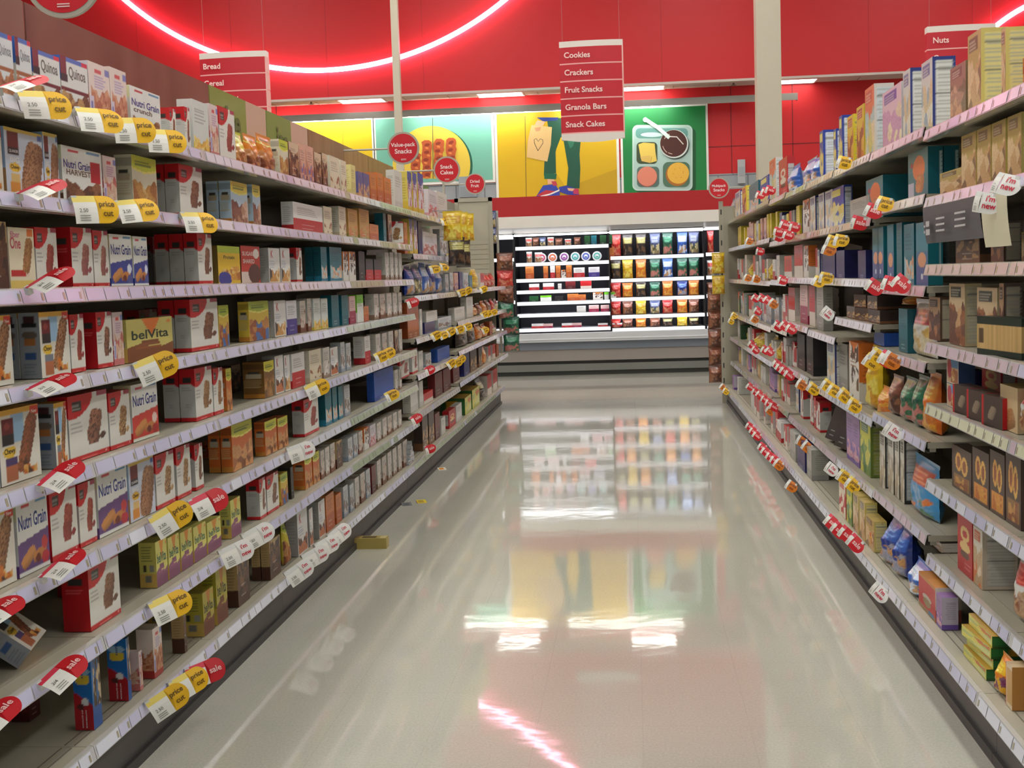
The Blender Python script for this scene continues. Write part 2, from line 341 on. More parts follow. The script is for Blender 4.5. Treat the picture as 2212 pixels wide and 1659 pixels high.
# columns
def column(px0, px1, Y, name, label):
    a, c = on(px0, 100, Y=Y), on(px1, 100, Y=Y); m = MB(); wd = c[0]-a[0]
    m.box(a[0], c[0], Y, Y+wd, 0, 5.8, (196, 188, 168)); m.box(a[0]-.03, c[0]+.03, Y-.03, Y+wd+.03, 0, .12, (60, 58, 55)); m.box(a[0]-.01, c[0]+.01, Y-.01, Y+wd+.01, 5.7, 5.8, (196, 188, 168))
    o = m.obj(name, loc=((a[0]+c[0])/2, Y+wd/2, 0)); tag(o, label, 'column')
column(1634, 1687, 14.3, 'building_column', 'wide square beige column rising behind the right shelving')
column(846, 861, 16.0, 'building_column', 'slim beige post standing behind the left shelving')
mb = MB(); p = on(1601, 358, Y=WALL_Y); mb.box(-.05, .05, -.05, 0, -.16, .16, (176, 182, 184)); mb.box(-.04, .04, -.055, -.05, -.06, .06, (160, 166, 170)); o = mb.obj('wall_box'); o.location = (p[0], WALL_Y, p[2]-.08); tag(o, 'small grey utility box on the grey block wall', 'utility box')
mb = MB(); p = on(1012, 412, Y=WALL_Y); mb.box(-.12, .12, -.09, 0, -.14, .14, (150, 160, 166)); mb.box(-.1, .1, -.095, -.09, -.12, .0, (136, 146, 152)); o = mb.obj('wall_box'); o.location = (p[0], WALL_Y, p[2]+.05); tag(o, 'grey junction box on the block wall behind dried fruit sign', 'utility box')
# hanging aisle signs
def aisle_sign(px0, px1, ytop, Y, lines, label, n=None):
    a, c = on(px0, ytop, Y=Y), on(px1, ytop-.024*(px1-px0), Y=Y); wd = c[0]-a[0]; zt = a[2]; n = n or len(lines); ph = .16
    e = empty('aisle_sign', ((a[0]+c[0])/2, Y, zt-.055-ph*n)); tag(e, label, 'sign'); hw = wd/2; T = .055+ph*n
    def slab(m, z0, z1, col, bul=.03, inset=0, drop=0, mm=PAINT):
        N = 10; xs = np.linspace(-hw+inset, hw-inset, N)
        front = [(x, -.05-bul*(1-(x/hw)**2)) for x in xs]; out = front+[(hw-inset, .05), (-hw+inset, .05)]
        zz = [z0-drop*(1-(x/hw)**2) for x, _ in out]
        b_ = [(x, y, z) for (x, y), z in zip(out, zz)]; t_ = [(x, y, z1) for x, y in out]; k = len(out)
        m.add(b_+t_, [tuple(range(k-1, -1, -1)), tuple(range(k, 2*k))]+[(i, (i+1) % k, k+(i+1) % k, k+i) for i in range(k)], col, mm)
    m = MB(); slab(m, T-.055, T, (232, 222, 214)); m.obj('top_cap', e); m = MB(); slab(m, -.05, 0, (232, 222, 214), .035, 0, .035); m.obj('bottom_cap', e)
    for i in range(n):
        m = MB(); zt_ = T-.055-ph*i; slab(m, zt_-ph+.012, zt_, (196, 24, 42)); slab(m, zt_-ph, zt_-ph+.012, (240, 170, 165), .032)
        m.box(hw-.012, hw+.002, -.052, .052, zt_-ph+.012, zt_, (235, 180, 172))
        if i < len(lines): m.text(lines[i], (-hw+.045, -.082, zt_-.1), (1, 0, 0), (0, 0, 1), .073, (250, 214, 208), PAINT, .004, 'l', .02)
        m.obj('sign_panel', e)
    for s_ in (-1, 1): MB().tube([(s_*hw*.9, 0, T), (s_*hw*.9, 0, 5.8-e.location.z)], .002, (170, 110, 105), n=5).obj('hanging_wire', e)
aisle_sign(1208, 1345, 93, 12.4, ['Cookies', 'Crackers', 'Fruit Snacks', 'Granola Bars', 'Snack Cakes'], 'hanging red aisle sign listing cookies, crackers and snack cakes')
aisle_sign(434, 577, 118, 12.4, ['Bread', 'Cereal', 'Hot Cereal'], 'hanging red aisle sign listing bread and cereal', 4)
aisle_sign(2000, 2148, 60, 12.4, ['Nuts', 'Gum'], 'hanging red aisle sign starting with nuts, at the right', 4)
# round blade signs over the shelving
def disc_sign(px, py, r, lines, label, side=-1):
    Y = 280/r; p = on(px, py, Y=Y); e = empty('blade_sign', (p[0], Y, p[2])); tag(e, label, 'sign')
    n = 40; ring = lambda rr: [(rr*cos(2*pi*i/n), rr*sin(2*pi*i/n)) for i in range(n)]
    MB().poly(ring(.1), (0, 0, 0), (1, 0, 0), (0, 0, 1), (176, 168, 152), PAINT, .012).obj('rim', e)
    m = MB(); m.poly(ring(.088), (0, -.001, 0), (1, 0, 0), (0, 0, 1), (206, 20, 36), PAINT)
    for i, l in enumerate(lines): m.text(l, (0, -.002, (.01 if len(lines) > 1 else -.01)-i*.042), (1, 0, 0), (0, 0, 1), .04 if len(l) < 9 else .034, (255, 225, 222), PAINT, .001, 'c', .02)
    m.text('----', (0, -.002, -.088), (1, 0, 0), (0, 0, 1), .014, (240, 200, 195), PAINT, .001) if False else None
    for q in (.068, .074): m.box(-.016, .016, -.003, -.001, -q, -q+.003, (240, 200, 195))
    m.obj('face', e)
    X0 = (-1.79 if side < 0 else 1.46)-p[0]
    m = MB(); m.tube([(side*.095, .006, 0), (X0, .006, 0)], .006, (176, 170, 156)); m.box(min(X0, X0+.02*-side), max(X0, X0+.02*-side), -.01, .02, -.12 if side < 0 else -.35, .02, (176, 170, 156)); m.obj('support_bar', e)
disc_sign(871, 320, 35, ['Value-pack', 'Snacks'], 'round red Value-pack Snacks sign above the left shelving')
disc_sign(965, 367, 29, ['Snack', 'Cakes'], 'round red Snack Cakes sign above the left shelving')
disc_sign(1026, 397, 22.5, ['Dried', 'Fruit'], 'round red Dried Fruit sign at the far left shelving end')
disc_sign(1553, 406, 22, ['Multipack', 'Snacks'], 'round red Multipack Snacks sign above the right shelving end', 1)
disc_sign(134, -50, 88, ['', ''], 'round red sign with grey rim cut by the top edge')
# ------------------------------------------------------------------ refrigerated case at the end of the aisle
CY = 17.0
def cz_(y, x=1320, Y=CY): return on(x, y-.022*(x-1320), Y=Y)[2]
e = empty('refrigerated_case', (0, CY, 0)); tag(e, 'long open refrigerated case with lit shelves under red header', 'refrigerator')
XL, XR_ = -3.2, 2.6
def part(name, f, m=None, parent=e, **k): mm = MB(); f(mm); return mm.obj(name, parent, **k)
z_ = {k: cz_(v) for k, v in dict(ht=418, hb=461, cb=486, rc=498, b1=716, b2=735, b3=752, b4=777, b5=784, b6=799).items()}
part('header_panel', lambda m: m.box(XL, XR_, 0, .06, z_['hb'], z_['ht'], (174, 16, 24)))
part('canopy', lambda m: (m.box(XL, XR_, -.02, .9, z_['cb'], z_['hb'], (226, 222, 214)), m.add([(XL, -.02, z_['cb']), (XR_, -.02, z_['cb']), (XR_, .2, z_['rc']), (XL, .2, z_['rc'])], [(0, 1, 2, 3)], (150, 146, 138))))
part('bumper', lambda m: (m.box(XL, XR_, -.1, 0, z_['b2'], z_['b1'], (200, 202, 206)), m.box(XL, XR_, -.11, -.1, z_['b2']+.03, z_['b2']+.045, (225, 228, 232))))
part('lower_panel', lambda m: (m.box(XL, XR_, -.04, .1, z_['b3'], z_['b2'], (118, 126, 138)), m.box(XL, XR_, -.02, .1, z_['b4'], z_['b3'], (150, 142, 136))))
part('kick_plate', lambda m: (m.box(XL, XR_, .03, .1, z_['b5'], z_['b4'], (50, 50, 48)), m.box(XL, XR_, .0, .1, z_['b6'], z_['b5'], (120, 122, 116)), m.box(XL, XR_, .03, .1, 0, z_['b6'], (52, 54, 50))))
part('body', lambda m: (m.box(XL, XR_, .8, .95, 0, z_['hb'], (46, 46, 56)), m.box(XL, XR_, 0, .8, z_['b2'], z_['b1']-.02, (40, 40, 45)), m.box(XL, XL+.04, 0, .8, .0, z_['hb'], (150, 150, 150)), m.box(XR_-.04, XR_, 0, .8, 0, z_['hb'], (150, 150, 150))))
part('light_tube', lambda m: m.tube([(XL+.1, .14, z_['rc']-.02), (XR_-.1, .14, z_['rc']-.02)], .012, (255, 255, 255), LED))
def cx_(x): return on(x, 600, Y=CY+.1)[0]
bays = [(-3.0, cx_(1060), (505, 553, 645, 708)), (cx_(1060), cx_(1111), (505, 553, 645, 706)), (cx_(1115), cx_(1316), (528, 563, 598, 623, 648, 674, 706)), (cx_(1320), cx_(1521), (497, 553, 602, 643, 681, 709)), (cx_(1526), cx_(1600), (494, 550, 600, 640, 680, 709))]
CS = []
GLOW_RAIL = mat('price_rail_added_glow', .3, emit=.55, ecol=(.95, .96, 1), col=(235, 235, 242))  # white rail with a faint added glow standing in for LED light on it
for x0, x1, ys in bays:
    zs = []
    for y in ys:
        z = cz_(y, (x0+x1)/2*160+1365, CY+.12); zs.append(z)
        s_ = part('shelf', lambda m: m.box(x0+.01, x1-.01, .14, .78, z-.012, z, (190, 190, 195)))
        MB().box(x0, x1, .12, .135, z-.045, z+.0, (235, 235, 242), GLOW_RAIL).obj('price_rail', s_)
        MB().box(x0+.03, x1-.03, .16, .175, z-.03, z-.014, (250, 250, 255), LED).obj('led_strip', s_)
    CS.append(zs)
    part('divider', lambda m: m.box(x1-.012, x1+.012, .13, .8, z_['b1'], z_['rc'], (24, 24, 28)))
#PART3
# ------------------------------------------------------------------ shelving
BEI = (176, 170, 152); BEI2 = (150, 146, 132); KICK = (84, 80, 78)
PITCH = .95
ORD = ['nearest', 'second', 'third', 'fourth', 'fifth', 'sixth', 'seventh', 'eighth', 'ninth', 'tenth', 'eleventh', 'twelfth', 'thirteenth']
LEFT = dict(side=-1, y0=2.98-.94*2, pitch=.94, xl=1.30, xb=1.34, xk=1.385, xs=1.80, n=13)
RIGHT = dict(side=1, y0=2.43, pitch=.95, xl=.95, xb=.868, xk=.915, xs=1.44, n=11)
HL_A = [1.72, 1.515, 1.31, 1.105, .89, .68, .465]; HL_B = [1.72, 1.465, 1.21, .955, .735, .505]; HL_C = [1.22, .985, .765, .53]
H_R = {0: [1.73, 1.515, 1.30, 1.05, .85, .60, .35], 1: [1.73, 1.515, 1.30, 1.05, .85, .60, .35], 2: [1.745, 1.53, 1.23, .98, .72, .41], 3: [1.75, 1.495, 1.25, 1.07, .69, .40],
       4: [1.755, 1.495, 1.25, .97, .69, .40], 5: [1.76, 1.495, 1.25, .98, .70, .40], 6: [1.77, 1.49, 1.23, .92, .67, .41]}
def heights(rack, i):
    if rack is LEFT: return HL_A if i < 7 else HL_B if i < 9 else HL_C
    return H_R.get(i, [1.785, 1.52, 1.22, .9, .66, .42])
BASE_Z = .19
LILAC, WHT, GRN, PNK = (206, 205, 234), (228, 230, 244), (176, 190, 160), (214, 190, 204)
def channel(m, sd, x, ya, yb, z, rng, pal, hh=.034):
    # sloping price rail with paper inserts behind clear plastic
    xo = x; xi = x-sd*0; tilt = .008
    f = lambda y, zz, o=0: (-sd*0+sd*(x)+(-sd)*o, y, zz)
    # facing side is toward the aisle: for the left rack +X, for the right rack -X
    X = lambda o: sd*x-sd*o
    m.add([(X(0), ya, z), (X(0), yb, z), (X(-.012), yb, z+.002), (X(-.012), ya, z+.002)], [(0, 1, 2, 3)], (196, 192, 184), STRIP)
    m.add([(X(tilt), ya, z-hh), (X(tilt), yb, z-hh), (X(0), yb, z), (X(0), ya, z)], [(0, 1, 2, 3) if sd < 0 else (3, 2, 1, 0)], (200, 198, 200), STRIP)
    m.add([(X(tilt), ya, z-hh), (X(tilt), yb, z-hh), (X(-.01), yb, z-hh-.003), (X(-.01), ya, z-hh-.003)], [(0, 1, 2, 3)], (170, 166, 158), STRIP)
    y = ya+.01; main, alt = rng.choice(pal), rng.choice(pal)
    while y < yb-.03:
        wd = min(rng.choice((.07, .09, .11, .14)), yb-.01-y); c = main if rng.random() < .85 else alt; j_ = rng.randint(-5, 4); c = tuple(max(0, min(255, q+j_)) for q in c)
        o = .0012; p = lambda yy, k: (X(tilt*(1-k)+o), yy, z-hh+hh*k)
        m.add([p(y, .08), p(y+wd-.006, .08), p(y+wd-.006, .92), p(y, .92)], [(0, 1, 2, 3) if sd < 0 else (3, 2, 1, 0)], c, STRIP)
        o = .0018
        if wd > .06 and rng.random() < .8: m.add([p(y+wd-.02, .2), p(y+wd-.01, .2), p(y+wd-.01, .7), p(y+wd-.02, .7)], [(0, 1, 2, 3) if sd < 0 else (3, 2, 1, 0)], (168, 158, 132), STRIP)
        y += wd
def bay(rack, i):
    sd = rack['side']; ya = rack['y0']+i*rack['pitch']; yb = ya+rack['pitch']; rng = random.Random(i*7+sd)
    nm = 'left' if sd < 0 else 'right'
    e = empty('shelving_bay', (sd*rack['xs'], ya, 0)); e.parent = None
    tag(e, f"beige metal shelving bay on the {nm}, {ORD[i]} {'one ' if i == 0 else ''}from the camera end", 'shelving', f'shelving bays on the {nm}')
    O = np.array(e.location)
    def P(name, f, par=e):
        m = MB(); f(m); m.v = [tuple(np.array(v)-O) for v in m.v]; return m.obj(name, par)
    xs, xl, xb, xk = rack['xs'], rack['xl'], rack['xb'], rack['xk']
    X = lambda a, b: (min(sd*a, sd*b), max(sd*a, sd*b))
    top = 2.15 if not (sd < 0 and 9 <= i) else 2.08
    if sd > 0: top = 1.98
    P('back_panel', lambda m: m.box(*X(xs, xs+.02), ya, yb, .02, (2.08 if sd < 0 else 1.9) if not (sd > 0 and i > 2) else 1.8, BEI2))
    P('upright', lambda m: (m.box(*X(xs-.03, xs), ya+.001, ya+.024, .02, 1.95 if sd < 0 else 1.78, BEI), [m.box(*X(xs-.032, xs-.03), ya+.009, ya+.016, z, z+.025, (40, 40, 38)) for z in np.arange(.3, 1.75, .1)]))
    hs = heights(rack, i)
    for k, z in enumerate(hs):
        pal = [LILAC, LILAC, WHT] if i < 5 and sd < 0 else [GRN, GRN, WHT] if (sd < 0 and i < 7) else [LILAC, WHT, (206, 200, 196)] if sd < 0 else [WHT, PNK, LILAC] if i < 4 else [WHT, GRN, PNK]
        if sd > 0 and i <= 1: pal = [(WHT, LILAC, WHT), (LILAC, WHT, LILAC), (PNK, PNK, LILAC), (PNK, PNK, LILAC), (PNK, (232, 232, 200), LILAC), (WHT, LILAC, WHT), (WHT, LILAC, LILAC)][k]
        s_ = P('shelf', lambda m: (m.box(*X(xl+.004, xs), ya+.002, yb-.002, z-.022, z-.002, BEI), m.box(*X(xl+.01, xl+.03), ya+.002, yb-.002, z-.034, z-.022, BEI2),
             m.add([(sd*(xl+.3), ya+.004, z-.022), (sd*xs, ya+.004, z-.022), (sd*xs, ya+.004, z-.075)], [(0, 1, 2)], BEI), m.add([(sd*(xl+.3), yb-.004, z-.022), (sd*xs, yb-.004, z-.022), (sd*xs, yb-.004, z-.075)], [(0, 1, 2)], BEI),
             m.box(*X(xl+.06, xl+.062), ya+.01, yb-.01, z-.003, z-.0012, BEI2)))
        P('price_rail', lambda m: channel(m, sd, xl, ya+.001, yb-.001, z, rng, pal), s_).location = (0, 0, 0)
    d = P('base_deck', lambda m: (m.box(*X(xb+.004, xs), ya+.001, yb-.001, BASE_Z-.03, BASE_Z-.002, BEI), [m.box(*X(xb+q, xb+q+.003), ya+.01, yb-.01, BASE_Z-.003, BASE_Z-.0005, (120, 116, 104)) for q in (.05, .075)]))
    P('price_rail', lambda m: channel(m, sd, xb, ya+.001, yb-.001, BASE_Z, rng, [LILAC, WHT, WHT] if i < 6 else [GRN, WHT, LILAC]), d).location = (0, 0, 0)
    P('kick_plate', lambda m: (m.box(*X(xk, xk+.02), ya+.001, yb-.001, .012, BASE_Z-.045, KICK), m.box(*X(xk-.012, xk), ya+.001, yb-.001, .0, .03, (52, 50, 50)), m.box(*X(xk+.02, xs), ya+.001, ya+.02, 0, BASE_Z-.03, KICK)))
    return e
for i in range(LEFT['n']): bay(LEFT, i)
for i in range(RIGHT['n']): bay(RIGHT, i)
LEND = LEFT['y0']+LEFT['n']*LEFT['pitch']; REND = RIGHT['y0']+RIGHT['n']*RIGHT['pitch']
# end-cap panels
mb = MB(); mb.box(-1.80, -1.42, LEND+.003, LEND+.03, .02, 2.11, (188, 182, 162)); mb.box(-1.80, -1.76, LEND-.01, LEND+.003, .02, 2.13, BEI); mb.box(-1.45, -1.41, LEND-.01, LEND+.003, .02, 2.13, BEI); mb.box(-1.80, -1.41, LEND-.01, LEND+.003, 2.09, 2.13, BEI)
for z in np.arange(1.1, 1.7, .05): mb.box(-1.74, -1.47, LEND+.001, LEND+.003, z, z+.004, (150, 144, 126))
mb.v = [(a, b+.012, c) for a, b, c in mb.v]
o = mb.obj('pegboard_panel', loc=(-1.6, LEND, 0)); tag(o, 'tall beige pegboard end panel closing the left shelving', 'panel')
mb = MB(); mb.box(.86, .90, REND+.002, REND+.04, .0, 1.98, BEI); mb.box(.9, 1.44, REND+.002, REND+.02, 0.01, 1.93, (168, 162, 144)); [mb.box(.874, .886, REND-.001, REND+.002, z, z+.05, (60, 58, 54)) for z in np.arange(.2, 1.9, .15)]
o = mb.obj('end_panel', loc=(1.1, REND, 0)); tag(o, 'beige slotted end panel closing the right shelving', 'panel')
# header boards over the left rack
def zx(px): return float(on(px, 300, X=-1.79)[1])
HB = [(2.0, 3.74, (134, 84, 70), ''), (3.75, 5.42, (128, 70, 54), ''), (5.43, 5.95, (128, 146, 62), 'ise'), (5.95, 6.28, (206, 172, 150), ''), (6.29, 6.75, (120, 146, 66), 'ise'), (6.75, 7.1, (206, 170, 150), ''), (7.11, 8.0, (142, 104, 66), ''), (8.01, 8.75, (158, 122, 70), ''), (8.76, 9.7, (146, 116, 60), ''), (9.9, 11.4, (64, 140, 70), '')]
for k, (ya, yb, c, tx) in enumerate(HB):
    img = np.zeros((6, 20, 3))+np.array(c); rng = np.random.RandomState(k)
    if c[0] > c[1] and c[0] < 170: img += rng.randint(-9, 9, (1, 20, 1))+rng.randint(-4, 4, (6, 20, 1)); img[2:, ::7] -= 12
    m = MB(); m.grid(np.clip(img, 0, 255), lambda u, v: (0*u+.004, u*(yb-ya), v*.36-.0), CARD); m.box(0, .003, 0, yb-ya, 0, .36, c, CARD)
    if tx: m.text(tx, (.008, (yb-ya)*.6, .17), (0, 1, 0), (0, 0, 1), .2, (70, 100, 40), CARD, .001, 'c', .02)
    zt = 2.155 if k < 9 else 2.12
    o = m.obj('header_board'); o.location = (-1.766, ya, zt-.36)
    tag(o, ['pinkish brown header board at the top left corner', 'long wood-brown header board above the nearest left boxes', 'green header board with dark green letters', 'pale pink header board right after the first green one', 'second green header board further along the left top', 'pale pink header board right after the second green one',
            'brown header board meeting the yellow poster', 'tan header board left of the Value-pack sign', 'olive tan header board behind the Value-pack sign', 'bright green header board under the Value-pack sign'][k], 'header board')
# ------------------------------------------------------------------ printed designs (painted cell by cell onto the carton's own mesh)
RNG = np.random.RandomState(11)
def cv(w_, h, c): return np.zeros((h, w_, 3))+np.array(c, float)
def gxy(a): h, w_ = a.shape[:2]; return np.meshgrid((np.arange(w_))/(w_-1), (np.arange(h))/(h-1))
def rc(a, x0, y0, x1, y1, c): X, Y = gxy(a); a[(X >= x0) & (X <= x1) & (Y >= y0) & (Y <= y1)] = c
def el(a, cx, cy, rx, ry, c, x1=2, y0=-1): X, Y = gxy(a); a[(((X-cx)/rx)**2+((Y-cy)/ry)**2 <= 1) & (X < x1) & (Y > y0)] = c
def bar(a, cx, cy, L, W, ang, c, c2=None, den=.35):
    X, Y = gxy(a); asp = a.shape[0]/a.shape[1]; u = (X-cx)*cos(ang)+(Y-cy)*asp*sin(ang); v = -(X-cx)*sin(ang)+(Y-cy)*asp*cos(ang)
    k = (np.abs(u/(L/2))**4+np.abs(v/(W/2))**4) < 1; a[k] = c; a[k] *= (1-.25*np.clip(-v[k]/(W/2), 0, 1))[:, None]
    if c2 is not None: r = RNG.rand(*X.shape) < den; a[k & r] = c2
def food(a, x0, y0, x1, y1, cols, s=3):
    X, Y = gxy(a); h, w_ = X.shape; n_ = int(max(10, 46*(x1-x0)*(y1-y0)*9/s/s+8)); px, py = RNG.uniform(x0, x1, n_), RNG.uniform(y0, y1+.05, n_); cc_ = RNG.randint(0, len(cols), n_); g = cc_[np.argmin((X[..., None]-px)**2*(h/w_)**-2*1.0+(Y[..., None]-py)**2, -1)]
    wob = y1+.06*np.sin(X*9+x0*5)+.03*np.sin(X*23); k = (X >= x0) & (X <= x1) & (Y >= y0) & (Y <= wob)
    C = np.array(cols, float)[g]; a[k] = C[k]+RNG.randint(-14, 14, (k.sum(), 1))
def lines(a, x0, y0, x1, y1, n, c, dash=True):
    h, w_ = a.shape[:2]
    for y in np.linspace(y0, y1, n):
        j = int(y*(h-1)); i0, i1 = int(x0*(w_-1)), int(x1*(w_-1)); e_ = i1-RNG.randint(0, max(1, (i1-i0)//3)) if dash else i1
        a[j, i0:e_+1] = a[j, i0:e_+1]*.35+np.array(c)*.65
def nutr(a, base=(214, 212, 202), edge=None, y0=.05, y1=.95, ink=(90, 88, 84)):
    if edge is not None: a[:] = edge
    rc(a, .1, y0, .9, y1, base); lines(a, .16, y0+.03, .84, y1-.03, 17, (170, 168, 160)); lines(a, .12, y1-.1, .88, y1-.1, 1, ink, False); lines(a, .12, (y0+y1)/2, .88, (y0+y1)/2, 1, ink, False)
W_, H_, S_ = 36, 48, 12
D = {}
def design(key, name, look, cat='food box', shape='box'):
    def wrap(f):
        D[key] = dict(f=f, name=name, look=look, cat=cat, shape=shape); return f
    return wrap
RED_, DK, CRM, BRN = (200, 24, 32), (52, 48, 46), (228, 226, 218), (150, 96, 64)
def T(txt, x, y, s, c, face='f', rot=0, al='c', w=None, bold=.02): return (txt, x, y, s, c, face, rot, al, w, bold)
def mp(barcol, barc2, back=CRM, spine=None, wide=False):
    def f():
        a = cv(W_, H_, back); el(a, 0, 1.0, .62, .36, RED_); rc(a, 0, 0, 1, .085, RED_); rc(a, .1, .76, .34, .91, DK); lines(a, .13, .8, .3, .87, 3, (190, 186, 180))
        rc(a, .72, .93, 1, 1, (170, 60, 84)); lines(a, .06, .45, .34, .58, 3, (150, 148, 150)); lines(a, .3, .04, .7, .05, 1, (236, 150, 140)); rc(a, .9, .03, .94, .06, (250, 240, 235))
        bar(a, .66, .52, .56, .32, 1.35, barcol, barc2, .3); bar(a, .6, .34, .38, .3, 1.6, tuple(np.array(barcol)*.85), barc2, .4); bar(a, .84, .3, .16, .12, .6, barc2)
        s = cv(S_, H_, (196, 196, 192))
        if spine == 'red': s[:] = (186, 18, 28); rc(s, .2, .72, .8, .82, DK); lines(s, .2, .6, .8, .65, 2, (230, 120, 115))
        else:
            X, Y = gxy(s); s[Y > .72+.12*X*0+.14*(1-X)*0] = RED_; s[(Y > .66) & (Y > .66+.16*(1-X))] = RED_; s[Y < .085] = RED_; rc(s, .22, .74, .8, .84, DK); lines(s, .25, .6, .75, .64, 2, (150, 150, 150)); lines(s, .4, .28, .6, .33, 2, (160, 160, 160))
        return a, s, (RED_ if spine else (190, 40, 40)), []
    return f
for k, n, c1, c2 in (('mpb', 'brown', (156, 106, 78), (110, 66, 46)), ('mpr', 'reddish', (176, 84, 70), (150, 40, 44)), ('mpp', 'pinkish', (180, 122, 104), (150, 74, 80)), ('mpt', 'tan', (186, 140, 96), (140, 96, 60)), ('mpc', 'chocolate dipped', (176, 118, 92), (84, 54, 44)), ('mpg', 'granola', (150, 106, 66), (200, 160, 110))):
    design(k, 'snack_bar_box', f'white box, red corner, {n} bars')(mp(c1, c2)); design(k+'x', 'snack_bar_box', f'red-sided white box, {n} bars')(mp(c1, c2, spine='red'))
def granola(top, txt, tc, bcol, strip, look, band=(60, 110, 190), sz=.16):
    def f():
        a = cv(W_, H_, top); rc(a, 0, .93, .8, 1, band); rc(a, 0, .72, .22, 1, (120, 28, 34)); rc(a, 0, .58, .24, .72, (34, 32, 36)); rc(a, .8, .93, 1, 1, (214, 40, 60)); rc(a, 0, .44, 1, .5, strip)
        food(a, 0, 0, 1, .38, bcol, 3); s = cv(S_, H_, (70, 110, 180)); rc(s, 0, 0, 1, .6, (216, 210, 196)); food(s, 0, 0, 1, .2, bcol, 2)
        return a, s, band, [T(txt, .6, .68, sz, tc, w=.62)]
    return f
G1 = [(150, 108, 66), (190, 150, 96), (110, 70, 44), (206, 172, 120)]
design('qn', 'granola_bar_box', 'blue-topped quinoa granola box', 'granola box')(granola((226, 228, 226), 'Quinoa', (110, 112, 106), G1, (110, 30, 40), '', sz=.26))
design('qn2', 'granola_bar_box', 'tan-striped pale quinoa granola box', 'granola box')(granola((222, 226, 230), 'Quinoa', (140, 146, 150), [(176, 112, 76), (150, 90, 60), (196, 140, 104), (170, 120, 84)], (166, 100, 60), '', sz=.22))
def skp(c0, tcol, fc, bot):
    def f():
        a = cv(W_, H_, c0); food(a, .1, .12, 1, .55, fc, 3); rc(a, 0, .1, .2, .45, (214, 206, 224)); rc(a, .06, .14, .16, .38, (120, 120, 190)); rc(a, 0, 0, 1, .12, bot); rc(a, .3, .84, .6, .9, (214, 90, 90)); rc(a, .8, .84, 1, .95, (120, 130, 190)); lines(a, .3, .62, .8, .8, 5, tcol)
        s = cv(S_, H_, c0); rc(s, 0, 0, 1, .15, bot); food(s, 0, .15, 1, .5, fc, 2); return a, s, c0, []
    return f
design('skp', 'cereal_bar_box', 'pale pink and tan cereal bar box')(skp((232, 216, 208), (150, 140, 200), [(196, 128, 96), (214, 156, 120), (180, 104, 76)], (176, 52, 50)))
design('frt', 'cereal_bar_box', 'pale pink fruit bar box')(skp((226, 206, 204), (170, 120, 170), [(214, 176, 150), (196, 110, 104), (226, 200, 180)], (206, 120, 120)))
def ng(word, wcol, fc, band, bot, w2=None, badge=None):
    def f():
        a = cv(W_, H_, (232, 232, 228)); X, Y = gxy(a)
        if band: a[(Y < .44+.1*X) & (Y > .02)] = band
        food(a, .06, .04, .96, .34, fc, 3) if not band else (bar(a, .32, .22, .5, .24, .5, (208, 142, 80)), bar(a, .68, .2, .44, .22, .15, (196, 126, 66)), el(a, .62, .16, .09, .06, (110, 40, 30)), el(a, .85, .34, .1, .09, fc[0]), el(a, .86, .14, .12, .09, fc[1]))
        rc(a, 0, 0, 1, .05, bot); rc(a, .16, .9, .42, .95, (204, 60, 70)); rc(a, .62, .92, .95, .97, (90, 150, 190))
        if badge: rc(a, .7, .42, .95, .8, badge)
        s = cv(S_, H_, (214, 214, 208)); rc(s, 0, .75, 1, 1, (226, 224, 180)); lines(s, .2, .3, .8, .7, 7, (120, 120, 160)); rc(s, 0, 0, 1, .15, band or bot)
        tx = [T(word, .5 if not badge else .37, .62, .27 if not w2 else .2, wcol, w=.9 if not badge else .66)]
        if w2: tx.append(T(w2, .4, .5, .14, (104, 84, 66), w=.6))
        return a, s, (220, 220, 200), tx
    return f
NB = (44, 62, 140)
design('ngc', 'cereal_bar_box', 'white grain box with brown granola')(ng('Nutri Grain', NB, [(140, 92, 60), (166, 116, 76), (110, 70, 46)], None, (120, 180, 60), 'crunch'))
design('ngh', 'cereal_bar_box', 'white harvest grain box, red badge')(ng('Nutri Grain', NB, [(120, 78, 52), (146, 98, 66), (90, 56, 40)], None, (100, 70, 56), 'HARVEST', (190, 36, 50)))
design('ngb', 'cereal_bar_box', 'blue-banded grain bar box')(ng('Nutri Grain', NB, [(220, 224, 240), (70, 84, 150)], (44, 62, 146), (236, 236, 236)))
design('ngr', 'cereal_bar_box', 'red-banded apple grain bar box')(ng('Nutri Grain', NB, [(226, 200, 190), (170, 40, 40)], (206, 60, 50), (226, 230, 214)))
design('ngp', 'cereal_bar_box', 'purple-banded grain bar box')(ng('Nutri Grain', NB, [(200, 60, 60), (190, 44, 60)], (104, 70, 130), (232, 232, 230)))
def qbig():
    a = cv(W_, H_, (206, 214, 232)); rc(a, 0, .94, 1, 1, (220, 190, 90)); rc(a, .06, .72, .36, .94, (112, 30, 34)); rc(a, .08, .6, .36, .72, (38, 36, 40)); bar(a, .7, .42, 1.15, .5, 1.35, (176, 128, 92), (120, 78, 52), .3)
    rc(a, .1, .03, .36, .2, (226, 150, 60)); rc(a, .12, .2, .36, .34, (226, 190, 120)); el(a, .24, .42, .14, .07, (236, 190, 60)); rc(a, .86, .88, .98, .97, (70, 110, 180))
    s = cv(S_, H_, (170, 196, 226)); rc(s, 0, 0, 1, .4, (196, 150, 100)); return a, s, (220, 200, 120), [T('BIG', .24, .5, .1, (240, 240, 240), w=.24), T('Chewy', .24, .4, .08, (70, 50, 40), w=.22), T('QUAKER', .22, .64, .06, (230, 230, 230), w=.24)]
design('qb', 'granola_bar_box', 'pale blue big chewy bar box', 'granola box')(qbig)
